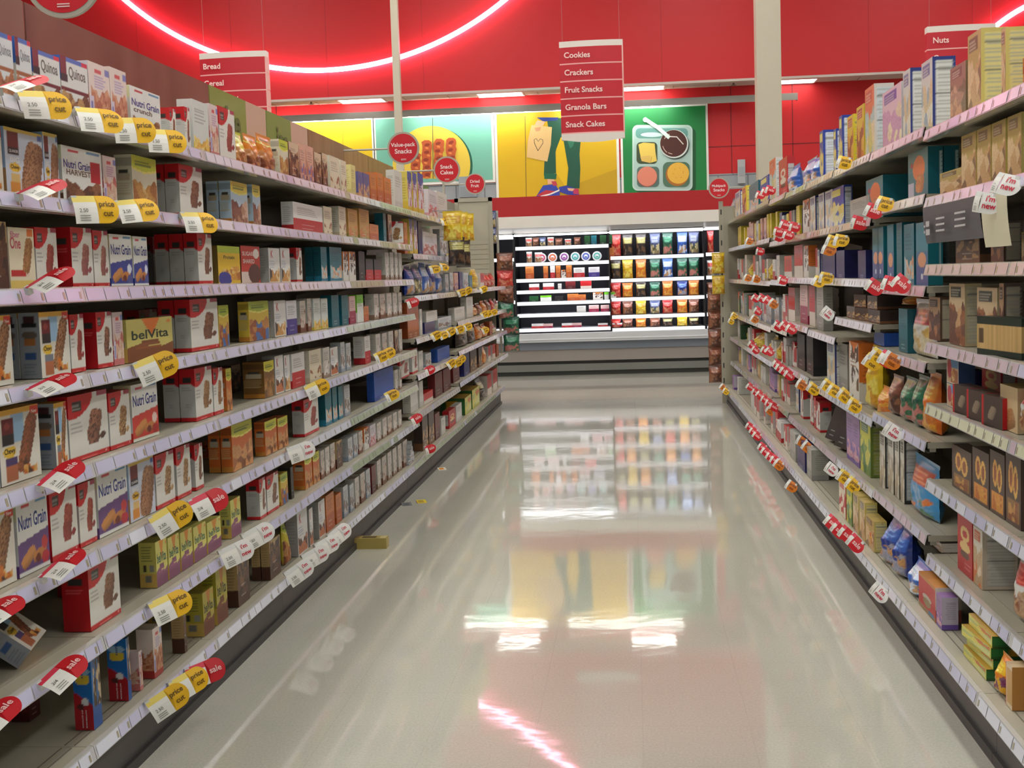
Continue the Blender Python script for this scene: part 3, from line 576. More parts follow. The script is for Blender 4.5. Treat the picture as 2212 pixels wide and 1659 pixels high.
def qch(blk, bc, sky=(160, 200, 232)):
    def f():
        a = cv(W_, H_, (232, 228, 216)); rc(a, 0, .93, 1, 1, (232, 176, 60)); rc(a, .3, .55, .62, .93, sky); rc(a, .06, .66, .36, .88, (112, 30, 34)); el(a, .2, .78, .06, .05, (150, 60, 56)); rc(a, .08, .52, .36, .66, (36, 34, 38)); rc(a, .78, .86, 1, .98, (226, 66, 50)); bar(a, .68, .5, 1.1, .3, 1.25, bc, (110, 70, 46), .3)
        el(a, .24, .43, .16, .08, (236, 196, 60)); rc(a, .12, .24, .4, .36, blk); rc(a, .12, .03, .4, .24, (186, 110, 74)); food(a, .56, .08, .9, .2, [(210, 120, 50), (90, 56, 40), (226, 170, 90)], 3)
        s = cv(S_, H_, (150, 154, 160)); rc(s, .2, .84, .8, .95, (70, 36, 40)); rc(s, .15, .78, .85, .84, (30, 30, 34)); el(s, .5, .66, .35, .06, (110, 96, 84)); rc(s, .25, .5, .75, .6, (176, 112, 60)); rc(s, .25, .28, .75, .4, (60, 90, 140)); lines(s, .25, .08, .75, .22, 4, (110, 120, 136))
        return a, s, (226, 170, 70), [T('Chewy', .24, .41, .1, (50, 40, 40), w=.26), T('New', .89, .89, .07, (250, 230, 220))]
    return f
design('qc', 'granola_bar_box', 'orange-topped chewy bar box, light', 'granola box')(qch((120, 128, 140), (176, 126, 84)))
design('qcp', 'granola_bar_box', 'orange-topped chewy bar box, purple', 'granola box')(qch((76, 60, 110), (160, 92, 60)))
def nv(top, mid, fc, txtc=(60, 90, 40)):
    def f():
        a = cv(W_, H_, mid); X, Y = gxy(a); a[Y > .78-.06*np.cos((X-.5)*3)] = top; a[(np.abs(Y-(.78-.06*np.cos((X-.5)*3))) < .02)] = (236, 226, 120); food(a, .02, 0, .98, .5, fc, 4); lines(a, .15, .84, .85, .9, 3, txtc)
        s = cv(S_, H_, mid); rc(s, 0, .8, 1, .95, tuple(np.array(mid)*.8)); rc(s, .15, .55, .85, .66, (190, 176, 150)); rc(s, .2, .66, .8, .74, (70, 66, 60)); lines(s, .15, .3, .85, .5, 6, (200, 180, 140)); rc(s, 0, 0, 1, .12, (196, 130, 50)); return a, s, mid, []
    return f
design('nvb', 'granola_bar_box', 'green-arched biscuit box', 'granola box')(nv((196, 206, 60), (218, 214, 190), [(190, 140, 70), (160, 104, 52), (206, 170, 110)]))
design('nvo', 'granola_bar_box', 'orange granola box, green arch', 'granola box')(nv((196, 196, 50), (206, 104, 40), [(166, 100, 56), (196, 140, 84), (130, 74, 40), (214, 150, 90)]))
design('nvy', 'granola_bar_box', 'yellow granola box, green arch', 'granola box')(nv((170, 186, 50), (222, 190, 70), [(150, 80, 46), (190, 130, 70), (70, 110, 170)]))
design('nvd', 'granola_bar_box', 'brown granola box, yellow arch', 'granola box')(nv((206, 196, 40), (130, 90, 40), [(150, 100, 50), (110, 70, 36), (170, 124, 70)]))
design('nvl', 'granola_bar_box', 'light blue granola box', 'granola box')(nv((226, 202, 80), (186, 208, 226), [(176, 130, 104), (130, 80, 64), (206, 170, 150), (110, 60, 50)]))
design('nvg', 'granola_bar_box', 'lime yellow granola bag', 'granola bag', 'pouch')(nv((190, 206, 50), (220, 200, 60), [(176, 100, 50), (200, 140, 80), (140, 74, 36)]))
design('nvq', 'granola_bar_box', 'bright orange granola bag', 'granola bag', 'pouch')(nv((230, 140, 30), (226, 130, 30), [(150, 84, 40), (196, 130, 80), (120, 60, 34)]))
def fib():
    a = cv(W_, H_, (236, 224, 196)); rc(a, 0, 0, 1, .14, (236, 206, 110)); rc(a, .05, .2, .65, .3, (196, 44, 44)); el(a, .68, .25, .08, .05, (230, 210, 190)); bar(a, .72, .55, .8, .3, 1.3, (186, 136, 84), (150, 96, 56), .4); rc(a, .72, .86, .96, .98, (226, 120, 50)); s = cv(S_, H_, (226, 214, 190)); return a, s, (230, 220, 190), [T('fiber', .26, .84, .14, (214, 120, 150), w=.36), T('One', .26, .66, .26, (206, 90, 110), w=.4)]
design('fb', 'granola_bar_box', 'cream fiber bar box, red strip', 'granola box')(fib)
def bv(top, bot, oc, tc, look=''):
    def f():
        a = cv(W_, H_, top); X, Y = gxy(a); a[Y < .34+.05*np.sin(X*7)] = bot; 
        for k in range(3): rc(a, .2+.05*k, .28+.07*k, .72-.03*k, .34+.07*k, tuple(np.clip(np.array(bot)*(1.15-.1*k), 0, 255)))
        a[(Y > .55) & (np.abs(X-.52) < (Y-.55)*.45)] = oc; el(a, .92, .9, .05, .04, (220, 140, 50))
        s = cv(S_, H_, tuple(np.array(top)*.95)); rc(s, 0, 0, 1, .3, (210, 176, 90)); lines(s, .2, .6, .8, .9, 6, (90, 96, 60)); rc(s, .2, .35, .45, .5, (60, 56, 48)); rc(s, .55, .35, .85, .5, (150, 150, 140)); rc(s, .3, .12, .7, .26, (120, 120, 110))
        return a, s, top, [T('belVita', .5, .52, .3, tc, w=.8)]
    return f
design('bv', 'breakfast_biscuit_box', 'wide yellow-brown belVita biscuit box'.replace('belVita ', ''), 'biscuit box')(bv((208, 196, 110), (130, 74, 34), (226, 120, 40), (34, 60, 40)))
design('bvb', 'breakfast_biscuit_box', 'yellow biscuit box with purple base', 'biscuit box')(bv((220, 212, 110), (136, 78, 110), (230, 150, 50), (50, 110, 90)))
design('bvc', 'breakfast_biscuit_box', 'yellow and chocolate brown biscuit box', 'biscuit box')(bv((190, 176, 60), (120, 60, 34), (206, 130, 40), (60, 70, 40)))
def sug():
    a = cv(W_, H_, (196, 50, 40)); rc(a, 0, 0, .5, .3, (220, 200, 190)); el(a, .7, .26, .34, .26, (84, 46, 36)); el(a, .8, .8, .16, .13, (232, 224, 214)); s = cv(S_, H_, (90, 60, 50)); return a, s, (190, 50, 40), [T('SUGAR', .36, .74, .15, (240, 220, 210), w=.56), T('SHARED', .4, .54, .15, (240, 220, 210), w=.6)]
design('sg', 'cookie_snack_box', 'red box with brown cookie', 'snack box')(sug)
def ylb():
    a = cv(W_, H_, (232, 190, 40)); rc(a, 0, .82, 1, 1, (176, 196, 60)); el(a, .3, .14, .3, .2, (52, 60, 150)); food(a, .2, .1, 1, .42, [(214, 150, 60), (180, 110, 50), (226, 190, 110)], 3); el(a, .28, .14, .28, .18, (52, 60, 150)); s = cv(S_, H_, (120, 96, 40)); return a, s, (200, 180, 60), [T('Protein', .5, .66, .13, (60, 80, 50), w=.5)]
design('yb', 'protein_bar_box', 'yellow box with blue berry cluster', 'snack box')(ylb)
def spk(lo, kc=(190, 40, 50)):
    def f():
        a = cv(W_, H_, (230, 228, 226)); food(a, .05, .04, .95, .34, lo, 4); lines(a, .1, .46, .6, .62, 4, (150, 160, 190)); s = cv(S_, H_, (176, 174, 170)); lines(s, .2, .3, .8, .8, 8, (140, 140, 140)); return a, s, (220, 220, 220), [T('K', .3, .72, .3, kc)]
    return f
design('sk', 'cereal_bar_box', 'white box with red letter')(spk([(206, 150, 84), (230, 200, 150), (80, 70, 60)]))
design('skd', 'cereal_bar_box', 'white and dark brown lettered box')(spk([(70, 44, 36), (96, 60, 46), (200, 120, 80)]))
def plain2(top, bot, split=.45, fc=None, sp=None):
    def f():
        a = cv(W_, H_, top); rc(a, 0, 0, 1, split, bot)
        if fc: food(a, .05, split*.3, .95, split*1.3, fc, 3)
        lines(a, .15, .6, .8, .85, 5, tuple(np.array(top)*.6)); lines(a, .3, split*.3, .7, split*.6, 2, (220, 220, 220)); s = cv(S_, H_, sp or top); rc(s, 0, 0, 1, split*.5, bot); lines(s, .2, .35, .8, .85, 9, tuple(np.array(sp or top)*.7)); return a, s, top, []
    return f
for k, n, lk, args in (('wp', 'snack_bar_box', 'white and purple bar box', ((232, 230, 236), (70, 56, 140))), ('wr', 'snack_bar_box', 'white and red bar box', ((232, 230, 228), (190, 36, 44))),
    ('fy', 'fruit_bar_box', 'cream fruit box with yellow base', ((216, 220, 216), (222, 196, 80), .2, [(230, 180, 80), (240, 210, 120), (190, 150, 60)])), ('tl', 'protein_bar_box', 'plain teal bar box', ((18, 110, 124), (14, 96, 112), .3, None, (12, 96, 112))),
    ('tlf', 'protein_bar_box', 'teal bar box with pale food', ((24, 116, 134), (30, 120, 150), .3, [(206, 150, 120), (170, 200, 206), (226, 190, 160)], (10, 86, 100))), ('pk', 'snack_bar_box', 'pink and cream bar box', ((228, 190, 186), (160, 36, 76))),
    ('gw', 'snack_bar_box', 'white box with lime top', ((120, 206, 40), (230, 232, 226), .7)), ('orw', 'snack_bar_box', 'white box with orange top', ((226, 120, 40), (226, 222, 212), .7, [(80, 52, 40), (230, 226, 220)])), ('or', 'snack_bar_box', 'small orange snack box', ((208, 120, 56), (190, 90, 40))),
    ('bkr', 'snack_bar_box', 'black box with red base', ((34, 32, 34), (190, 20, 32), .5)), ('bk', 'snack_bar_box', 'black bar box', ((40, 36, 36), (30, 28, 28))), ('crm', 'nut_bar_box', 'slim cream nut bar box', ((226, 214, 190), (206, 190, 160), .3, [(150, 90, 60), (226, 210, 180)], (220, 214, 196))),
    ('kd', 'nut_bar_box', 'slim white nut bar box', ((214, 206, 198), (150, 120, 100), .35, [(196, 186, 176), (110, 90, 80), (226, 220, 212)], (206, 204, 196))), ('kdb', 'nut_bar_box', 'slim white and brown nut box', ((206, 196, 186), (120, 70, 50), .5, [(140, 90, 70), (206, 190, 176)], (190, 188, 180))),
    ('ylc', 'nut_bar_box', 'slim pale yellow nut box', ((222, 208, 140), (206, 190, 120))), ('kpk', 'nut_bar_box', 'slim pink nut bar box', ((222, 170, 150), (150, 100, 110), .4, [(190, 110, 90), (214, 160, 140), (110, 110, 170)])), ('chb', 'nut_bar_box', 'brown and cream nut box', ((216, 190, 160), (84, 48, 34), .55, [(110, 64, 44), (70, 40, 30), (170, 120, 84)], (110, 70, 50))),
    ('ogt', 'nut_bar_box', 'orange-tan nut bar box', ((200, 150, 80), (150, 140, 70), .3, [(206, 120, 60), (190, 150, 80)])), ('gwh', 'snack_bar_box', 'grey-white printed bar box', ((196, 200, 204), (150, 160, 176), .4, [(190, 196, 206), (130, 110, 100), (214, 214, 214)], (180, 184, 188))),
    ('bcs', 'nut_pack_box', 'blue cashew snack box', ((30, 80, 170), (30, 70, 160), .12)), ('ord', 'peanut_butter_box', 'orange-brown snack box', ((176, 84, 20), (150, 66, 16), .2, None, (150, 66, 16))), ('pbl', 'snack_cake_box', 'purple-blue snack cake box', ((92, 90, 150), (200, 150, 110), .4, [(206, 150, 110), (120, 90, 130)])),
    ('blw', 'snack_cake_box', 'blue and yellow cake box', ((40, 60, 160), (214, 180, 60), .55, [(180, 60, 60), (220, 210, 220)], (216, 196, 90))), ('whs', 'snack_cake_box', 'white cake box with brown window', ((214, 212, 206), (200, 196, 190), .2, None, (206, 204, 196))), ('wpk', 'snack_cake_box', 'white and pink donut box', ((214, 206, 214), (206, 150, 160), .35, [(190, 100, 100), (226, 200, 206)])),
    ('cho', 'snack_bar_box', 'dark chocolate striped bar box', ((190, 160, 110), (84, 52, 38), .7, [(96, 60, 42), (60, 38, 30), (130, 90, 60)])), ('dkr', 'cookie_box', 'dark red snack box', ((110, 24, 28), (84, 20, 24))), ('rdw', 'cracker_box', 'red and white cracker box', ((196, 26, 34), (226, 214, 200), .35, None, (200, 190, 184))),
    ('ytn', 'cracker_box', 'bright yellow cracker box', ((226, 200, 30), (214, 180, 30), .3, [(190, 120, 40), (226, 200, 60)], (222, 200, 60))), ('blu', 'cracker_box', 'blue and white cracker box', ((30, 62, 160), (226, 206, 120), .3, None, (30, 62, 160))), ('nav', 'cookie_box', 'navy blue cookie box', ((24, 28, 96), (30, 34, 110), .2, None, (24, 26, 90))),
    ('grn', 'cookie_box', 'dark green cookie box', ((24, 84, 40), (20, 66, 34), .3, None, (50, 84, 50))), ('gry', 'cracker_box', 'grey-backed cracker box', ((170, 168, 160), (150, 148, 142), .3, None, (164, 162, 154))), ('brc', 'cookie_box', 'dark brown cookie box', ((66, 48, 40), (120, 80, 50), .4, [(190, 150, 96), (90, 60, 44)], (60, 44, 38))),
    ('pur', 'snack_pack_box', 'purple and pink snack box', ((150, 110, 170), (110, 80, 160), .3, [(214, 150, 170), (120, 90, 170)], (190, 180, 196)))):
    design(k, n, lk)(plain2(*args))
def crk(base, fc, top, side_edge, sidebase=(220, 206, 150)):
    def f():
        a = cv(W_, H_, base); food(a, 0, .0, 1, .62, fc, 5); rc(a, .1, .78, .75, .95, top); lines(a, .15, .82, .7, .9, 3, (230, 220, 200)); s = cv(S_, H_, side_edge); nutr(s, sidebase, side_edge); return a, s, base, []
    return f
CK = [(206, 164, 110), (170, 124, 76), (226, 196, 150), (130, 96, 66)]
design('ct', 'cracker_box', 'tan cracker box with cracker photo')(crk((190, 164, 90), CK, (110, 84, 50), (214, 196, 110), (226, 212, 140)))
design('cp', 'cracker_box', 'purplish brown cracker box')(crk((150, 104, 90), [(206, 150, 120), (110, 80, 60), (176, 120, 100)], (120, 60, 60), (140, 120, 96), (206, 196, 180)))
design('cw', 'cracker_box', 'white cracker box, blue-edged side')(crk((206, 210, 206), [(214, 190, 150), (150, 170, 190), (226, 220, 206)], (90, 110, 160), (40, 56, 130), (226, 226, 222)))
design('cpk', 'cracker_box', 'pink and purple cracker box')(crk((226, 190, 206), [(230, 206, 180), (206, 150, 190), (236, 220, 190)], (100, 60, 160), (226, 220, 222), (214, 226, 232)))
design('cor', 'cracker_box', 'orange-topped cracker box')(crk((226, 110, 70), [(226, 206, 170), (206, 196, 120), (176, 200, 200)], (206, 60, 40), (214, 206, 200), (206, 216, 222)))
design('cy', 'cracker_box', 'yellow cracker box, red photo')(crk((226, 186, 40), [(150, 40, 24), (206, 110, 40), (226, 170, 60)], (180, 40, 30), (222, 200, 50), (226, 206, 70)))
design('cb', 'cracker_box', 'blue cracker box, white panel')(crk((30, 60, 160), [(226, 200, 90), (226, 214, 150), (40, 70, 170)], (226, 220, 90), (30, 60, 160), (214, 220, 232)))
design('cd', 'cookie_box', 'tan cookie box, dark green label')(crk((206, 180, 140), [(150, 90, 50), (206, 160, 110), (110, 64, 40)], (40, 54, 44), (196, 180, 140), (200, 190, 160)))
design('cdb', 'cookie_box', 'brown chocolate cookie box')(crk((190, 150, 110), [(110, 60, 36), (80, 46, 30), (170, 110, 70)], (70, 44, 36), (90, 66, 50), (190, 176, 150)))
design('bkw', 'cookie_box', 'white box with black edges')(crk((206, 202, 190), [(190, 170, 140), (160, 150, 130), (214, 206, 190)], (90, 90, 80), (44, 44, 42), (206, 204, 196)))
design('ylg', 'cracker_box', 'tall yellow-green cracker box')(crk((206, 206, 40), [(120, 150, 60), (206, 200, 70), (70, 120, 50)], (60, 110, 50), (110, 130, 50), (150, 156, 70)))
design('stp', 'cracker_box', 'striped red and cream box')(crk((230, 214, 190), [(196, 30, 36), (240, 226, 200)], (196, 30, 36), (190, 30, 36), (236, 226, 206)))
design('wfr', 'cookie_box', 'white box, orange cookie panel')(crk((214, 206, 190), [(214, 120, 60), (190, 160, 120), (226, 206, 180)], (200, 90, 50), (206, 190, 170), (206, 200, 190)))
def tealf():
    a = cv(W_, H_, (20, 120, 136)); el(a, .55, .62, .3, .26, (230, 120, 70)); bar(a, .6, .3, .5, .4, 1.4, (222, 150, 100), (196, 110, 70), .3); el(a, .2, .72, .08, .05, (170, 40, 70)); rc(a, .0, .05, .3, .35, (196, 196, 214)); s = cv(S_, H_, (10, 104, 120)); rc(s, .06, .15, .2, .9, (190, 214, 214)); lines(s, .08, .2, .18, .85, 9, (60, 130, 140)); return a, s, (12, 110, 124), []
design('te', 'cracker_box', 'teal box with orange crisps')(tealf)
def teal2():
    a = cv(W_, H_, (52, 110, 150)); el(a, .5, .4, .34, .12, (226, 160, 120)); X, Y = gxy(a); a[Y < .3] = (70, 90, 150); a[(Y > .55)] = (40, 130, 150); el(a, .5, .4, .34, .12, (226, 160, 120)); el(a, .5, .14, .1, .05, (220, 226, 236)); s = cv(S_, H_, (16, 116, 132)); rc(s, .1, .2, .25, .9, (170, 200, 206)); return a, s, (40, 120, 140), []
design('t2', 'cracker_box', 'narrow teal box, blue base')(teal2)
def rkt():
    a = cv(W_, H_, (24, 110, 186)); food(a, .2, .3, 1, 1, [(214, 190, 150), (70, 50, 40), (60, 110, 170)], 3); rc(a, 0, 0, 1, .3, (30, 90, 170)); s = cv(S_, H_, (26, 110, 190)); X, Y = gxy(s); s[Y < .55-.2*X] = (176, 20, 34); el(s, .5, .72, .4, .08, (226, 196, 60)); el(s, .5, .83, .42, .06, (160, 200, 226)); el(s, .6, .4, .2, .05, (226, 226, 226)); el(s, .35, .33, .2, .04, (80, 30, 30))
    return a, s, (26, 110, 190), [T('CHOCOLATEY CHIP', .42, .16, .06, (240, 226, 226), 's', 1, w=.26), T('MARSHMALLOW', .62, .16, .06, (240, 226, 226), 's', 1, w=.26), T('KRISPIES', .5, .84, .1, (40, 60, 140), 's', 1, w=.2)]
design('rk', 'marshmallow_treat_box', 'tall blue and red treat box')(rkt)
def redc(c=(186, 20, 30), ring=(226, 190, 120)):
    def f():
        a = cv(W_, H_, c); el(a, .5, .62, .3, .12, ring); el(a, .5, .62, .16, .06, c); el(a, .5, .42, .34, .08, ring); el(a, .5, .3, .3, .06, (90, 40, 30)); lines(a, .5, .12, .9, .18, 2, (230, 170, 170)); s = cv(S_, H_, (176, 20, 30)); nutr(s, (206, 200, 196), (186, 24, 34), .15, .8); return a, s, c, []
    return f
design('rc', 'cookie_box', 'red box with ring cookies')(redc())
design('rs', 'cracker_box', 'red cracker box, grey side')(redc((196, 26, 34), (226, 214, 200)))
def nil():
    a = cv(W_, H_, (196, 24, 34)); el(a, .5, .42, .26, .1, (190, 180, 166)); el(a, .5, .3, .22, .12, (150, 130, 90)); rc(a, 0, .9, 1, 1, (196, 130, 60)); rc(a, 0, 0, 1, .12, (150, 110, 60)); rc(a, .6, .03, .9, .14, (30, 120, 170)); s = cv(S_, H_, (232, 220, 206)); rc(s, 0, 0, 1, .35, (214, 110, 100)); return a, s, (196, 130, 60), []
design('nl', 'cookie_box', 'red cookie box, tan top')(nil)
def sqr(c1, c2):
    def f():
        a = cv(W_, H_, c1); rc(a, .04, .04, .96, .96, (206, 170, 130)); rc(a, .3, .6, .96, .96, (96, 150, 206)); el(a, .24, .55, .18, .36, (190, 50, 70)); food(a, .35, .05, .95, .5, [(206, 140, 80), (226, 180, 120), (170, 100, 60)], 4); s = cv(S_, H_, c2); return a, s, c2, []
    return f
design('sq', 'biscuit_box', 'square box, blue sky and red oval')(sqr((206, 200, 196), (50, 76, 120)))
def wood():
    a = cv(W_, H_, (206, 170, 110)); rc(a, 0, .8, 1, 1, (26, 44, 34)); rc(a, 0, 0, 1, .16, (26, 44, 34)); X, Y = gxy(a); k = (Y > .16) & (Y < .8); a[k] += (RNG.randint(-12, 12, (1, W_, 1))+np.zeros((H_, W_, 1)))[k]; rc(a, .33, .16, .34, .8, (150, 110, 66)); rc(a, .66, .16, .67, .8, (150, 110, 66)); rc(a, .05, .3, .16, .7, (90, 70, 44)); s = cv(S_, H_, (206, 170, 110)); rc(s, 0, .8, 1, 1, (26, 44, 34)); rc(s, 0, 0, 1, .16, (26, 44, 34)); return a, s, (26, 44, 34), []
design('wd', 'cracker_box', 'wide wood-print box, green edges')(wood)
def chocr():
    a = cv(W_, H_, (76, 60, 54)); bar(a, .5, .45, .6, .3, 1.2, (150, 130, 110)); rc(a, 0, 0, .1, 1, (190, 30, 36)); s = cv(S_, H_, (196, 24, 34)); return a, s, (90, 70, 60), []
design('cr', 'chocolate_cookie_box', 'dark box with red edge')(chocr)
def tang():
    a = cv(W_, H_, (214, 186, 140)); bar(a, .5, .25, .7, .6, .4, (190, 140, 90), (150, 100, 60), .2); s = cv(S_, H_, (206, 180, 140)); return a, s, (206, 180, 120), []
design('tg', 'cracker_box', 'tan box with folded crackers photo')(tang)
def dbr(fc, oc):
    def f():
        a = cv(W_, H_, (78, 56, 46)); el(a, .35, .65, .16, .22, (230, 170, 80)); el(a, .35, .65, .09, .14, (150, 80, 40)); el(a, .65, .6, .16, .22, (230, 180, 90)); el(a, .65, .6, .09, .14, (150, 80, 40)); rc(a, .1, .05, .9, .35, oc); food(a, .2, .05, .8, .3, fc, 3); s = cv(S_, H_, (84, 64, 54)); rc(s, .0, .3, .4, .85, (220, 150, 60)); return a, s, (60, 44, 38), []
    return f
design('db', 'cookie_box', 'brown box with yellow cookie rings')(dbr([(206, 150, 80), (150, 90, 50)], (150, 110, 60)))
design('dbo', 'cookie_box', 'brown box with orange square')(dbr([(226, 160, 70), (206, 120, 50)], (226, 150, 60)))
def capr():
    a = cv(W_, H_, (226, 206, 170)); rc(a, 0, 0, .06, 1, (196, 40, 30)); rc(a, .2, .1, 1, .9, (206, 160, 90)); s = cv(S_, H_, (190, 130, 60)); rc(s, 0, 0, .3, 1, (226, 206, 180)); rc(s, .1, 0, .22, 1, (196, 40, 30)); return a, s, (206, 180, 140), []
design('tb', 'cracker_box', 'tall tan box with red stripe')(capr)
# bags and pouches
def bag(c, fc=None, band=None, tx=None, y1=.45):
    def f():
        a = cv(26, 34, c)
        if band: rc(a, .05, .55, .95, .82, band)
        if fc: food(a, .08, .06, .92, y1, fc, 3)
        lines(a, .2, .62, .8, .76, 3, tuple(np.clip(np.array(band or c)*1.6+50, 0, 255))); rc(a, 0, .94, 1, 1, tuple(np.clip(np.array(c)*.8+30, 0, 255))); return a, a[:, ::-1]*.9, c, tx or []
    return f
for k, n, lk, args in (('gbl', 'cookie_bag', 'dark blue cookie bag', ((24, 50, 130), [(190, 140, 90), (40, 60, 140), (150, 150, 170)], (60, 96, 180))), ('gsb', 'cookie_bag', 'bright blue cookie bag', ((50, 100, 190), [(190, 150, 110), (60, 100, 180), (210, 220, 236)], (190, 210, 236))),
    ('ggf', 'cracker_bag', 'sky blue cracker bag', ((70, 150, 206), [(226, 120, 40), (60, 130, 90), (80, 150, 200)], (206, 90, 60), None, .3)), ('gor', 'snack_bag', 'orange snack bag', ((220, 110, 30), [(226, 160, 50), (206, 120, 50)], (230, 150, 60))), ('gyl', 'snack_bag', 'yellow snack bag', ((226, 190, 30), [(206, 150, 40), (230, 210, 90)], (200, 150, 30))),
    ('gwh', 'cracker_bag', 'white cracker bag', ((214, 210, 200), [(206, 170, 90), (220, 206, 170)], (150, 36, 50))), ('ggr', 'snack_bag', 'green snack bag', ((30, 90, 70), [(190, 120, 110), (60, 110, 80)], (50, 120, 90))), ('grd', 'snack_bag', 'red snack bag', ((190, 30, 34), [(206, 120, 90), (190, 60, 50)], (220, 60, 50))),
    ('gbr', 'snack_bag', 'brown snack bag', ((120, 70, 50), [(150, 100, 70), (90, 56, 44)], (150, 90, 70))), ('gcl', 'bun_bag', 'clear bag with red print', ((176, 160, 120), [(190, 170, 120), (150, 120, 80)], (196, 30, 44))), ('gmt', 'cookie_bag', 'white and brown cookie bag', ((226, 226, 222), [(150, 96, 66), (190, 150, 110)], (206, 60, 50))),
    ('gdk', 'snack_bag', 'dark hanging snack bag', ((52, 40, 36), [(96, 70, 50), (40, 30, 28)], (170, 160, 90))), ('gdb', 'snack_bag', 'grey-blue chip bag', ((70, 84, 130), [(206, 196, 150), (80, 84, 60), (150, 130, 90)], (120, 130, 170))), ('gpk', 'snack_bag', 'orange and yellow small pack', ((226, 130, 30), [(120, 50, 90), (226, 170, 40)], (240, 190, 40)))):
    design(k if k not in D else k+'b', n, lk, 'bag', 'bag')(bag(*args))
def yst():
    a = cv(26, 34, (206, 196, 60)); rc(a, 0, 0, 1, .12, (40, 100, 50)); food(a, .1, .2, .9, .8, [(226, 206, 70), (206, 120, 50), (206, 220, 120)], 4); return a, a*.9, (40, 90, 40), []
def yst2():
    a = cv(W_, H_, (206, 202, 80)); food(a, .05, .1, .95, .9, [(226, 214, 100), (190, 200, 120), (214, 120, 60), (220, 220, 150)], 5); s = cv(S_, H_, (40, 90, 40)); rc(s, .2, .2, .7, .85, (196, 140, 30)); rc(s, .75, .2, 1, .85, (40, 110, 50)); return a, s, (180, 140, 40), []
design('ys', 'cookie_tray_pack', 'flat yellow and green cookie pack')(yst2)
# ------------------------------------------------------------------ unit meshes
UM = {}
def face_text(m, tx, key, X0, Ysc=1):
    for (txt, x, y, s, c, fc, rot, al, w_, bold) in tx:
        v, f = text_mesh(txt, bold)
        if not len(v): continue
        x0, x1 = v[:, 0].min(), v[:, 0].max(); sx = s if w_ is None else w_/(x1-x0); sy = s
        if rot:   # reading upwards
            P = [(x-(b-.35)*sy*1.6, y+(a-(x0+x1)/2)*sx) for a, b in v]
        else: P = [(x+(a-(x0+x1)/2)*sx, y+b*sy) for a, b in v]
        if fc == 'f': vs = [(X0, u-.5, z) for u, z in P]
        else: vs = [(u-.5, -.506, z) for u, z in P]
        m.add(vs, f, c, CARD)
def unit_box(key):
    if key in UM: return UM[key]
    a, s, topc, tx = D[key]['f'](); a = np.clip(a, 0, 255); s = np.clip(s, 0, 255); m = MB(); mt = CARD
    m.grid(a, lambda u, v: (0*u+.5, u-.5, v), mt); m.grid(s, lambda u, v: (u-.5, 0*u-.5, v), mt)
    m.grid(s[:, ::-1], lambda u, v: (.5-u, 0*u+.5, v), mt); m.grid(a, lambda u, v: (0*u-.5, .5-u, v), mt)
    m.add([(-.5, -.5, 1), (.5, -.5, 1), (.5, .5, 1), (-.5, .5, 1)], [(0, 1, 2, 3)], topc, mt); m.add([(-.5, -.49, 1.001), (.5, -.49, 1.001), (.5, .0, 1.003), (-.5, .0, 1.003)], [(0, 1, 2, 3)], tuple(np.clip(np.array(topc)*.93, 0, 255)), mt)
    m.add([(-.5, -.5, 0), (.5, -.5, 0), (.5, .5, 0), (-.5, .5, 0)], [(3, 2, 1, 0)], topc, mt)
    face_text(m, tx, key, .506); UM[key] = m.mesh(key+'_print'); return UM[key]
def unit_bag(key, pouch=False):
    k = key+'b'
    if k in UM: return UM[k]
    a, s, topc, tx = D[key]['f'](); a = np.clip(a, 0, 255); s = np.clip(s, 0, 255); m = MB(); rs = np.random.RandomState(len(key)+ord(key[-1]))
    ph = rs.rand(6)*6
    def prof(u, v, sg):
        t = np.clip(1-np.abs(2*u-1)**3, 0, 1)**.7*np.clip(v*9, 0, 1)**.5*np.clip((.93-v)/(.55 if pouch else .4), 0, 1)**.75
        wr = .1*np.sin(u*11+ph[0]+5*v)*np.sin(v*8+ph[1])+.035*np.sin(u*29+v*21+ph[2])+.02*np.sin(v*37+ph[3]-u*9); pin = 1-.05*np.sin(pi*v)**2+.03*(v > .92)
        return (sg*(.5*t*(1+wr)+.004), (u-.5)*pin*(1+.015*np.sin(v*40)), v)
    m.grid(a, lambda u, v: prof(u, v, 1), FILM); m.grid(s, lambda u, v: prof(1-u, v, -1), FILM)
    UM[k] = m.mesh(key+'_film', True); return UM[k]
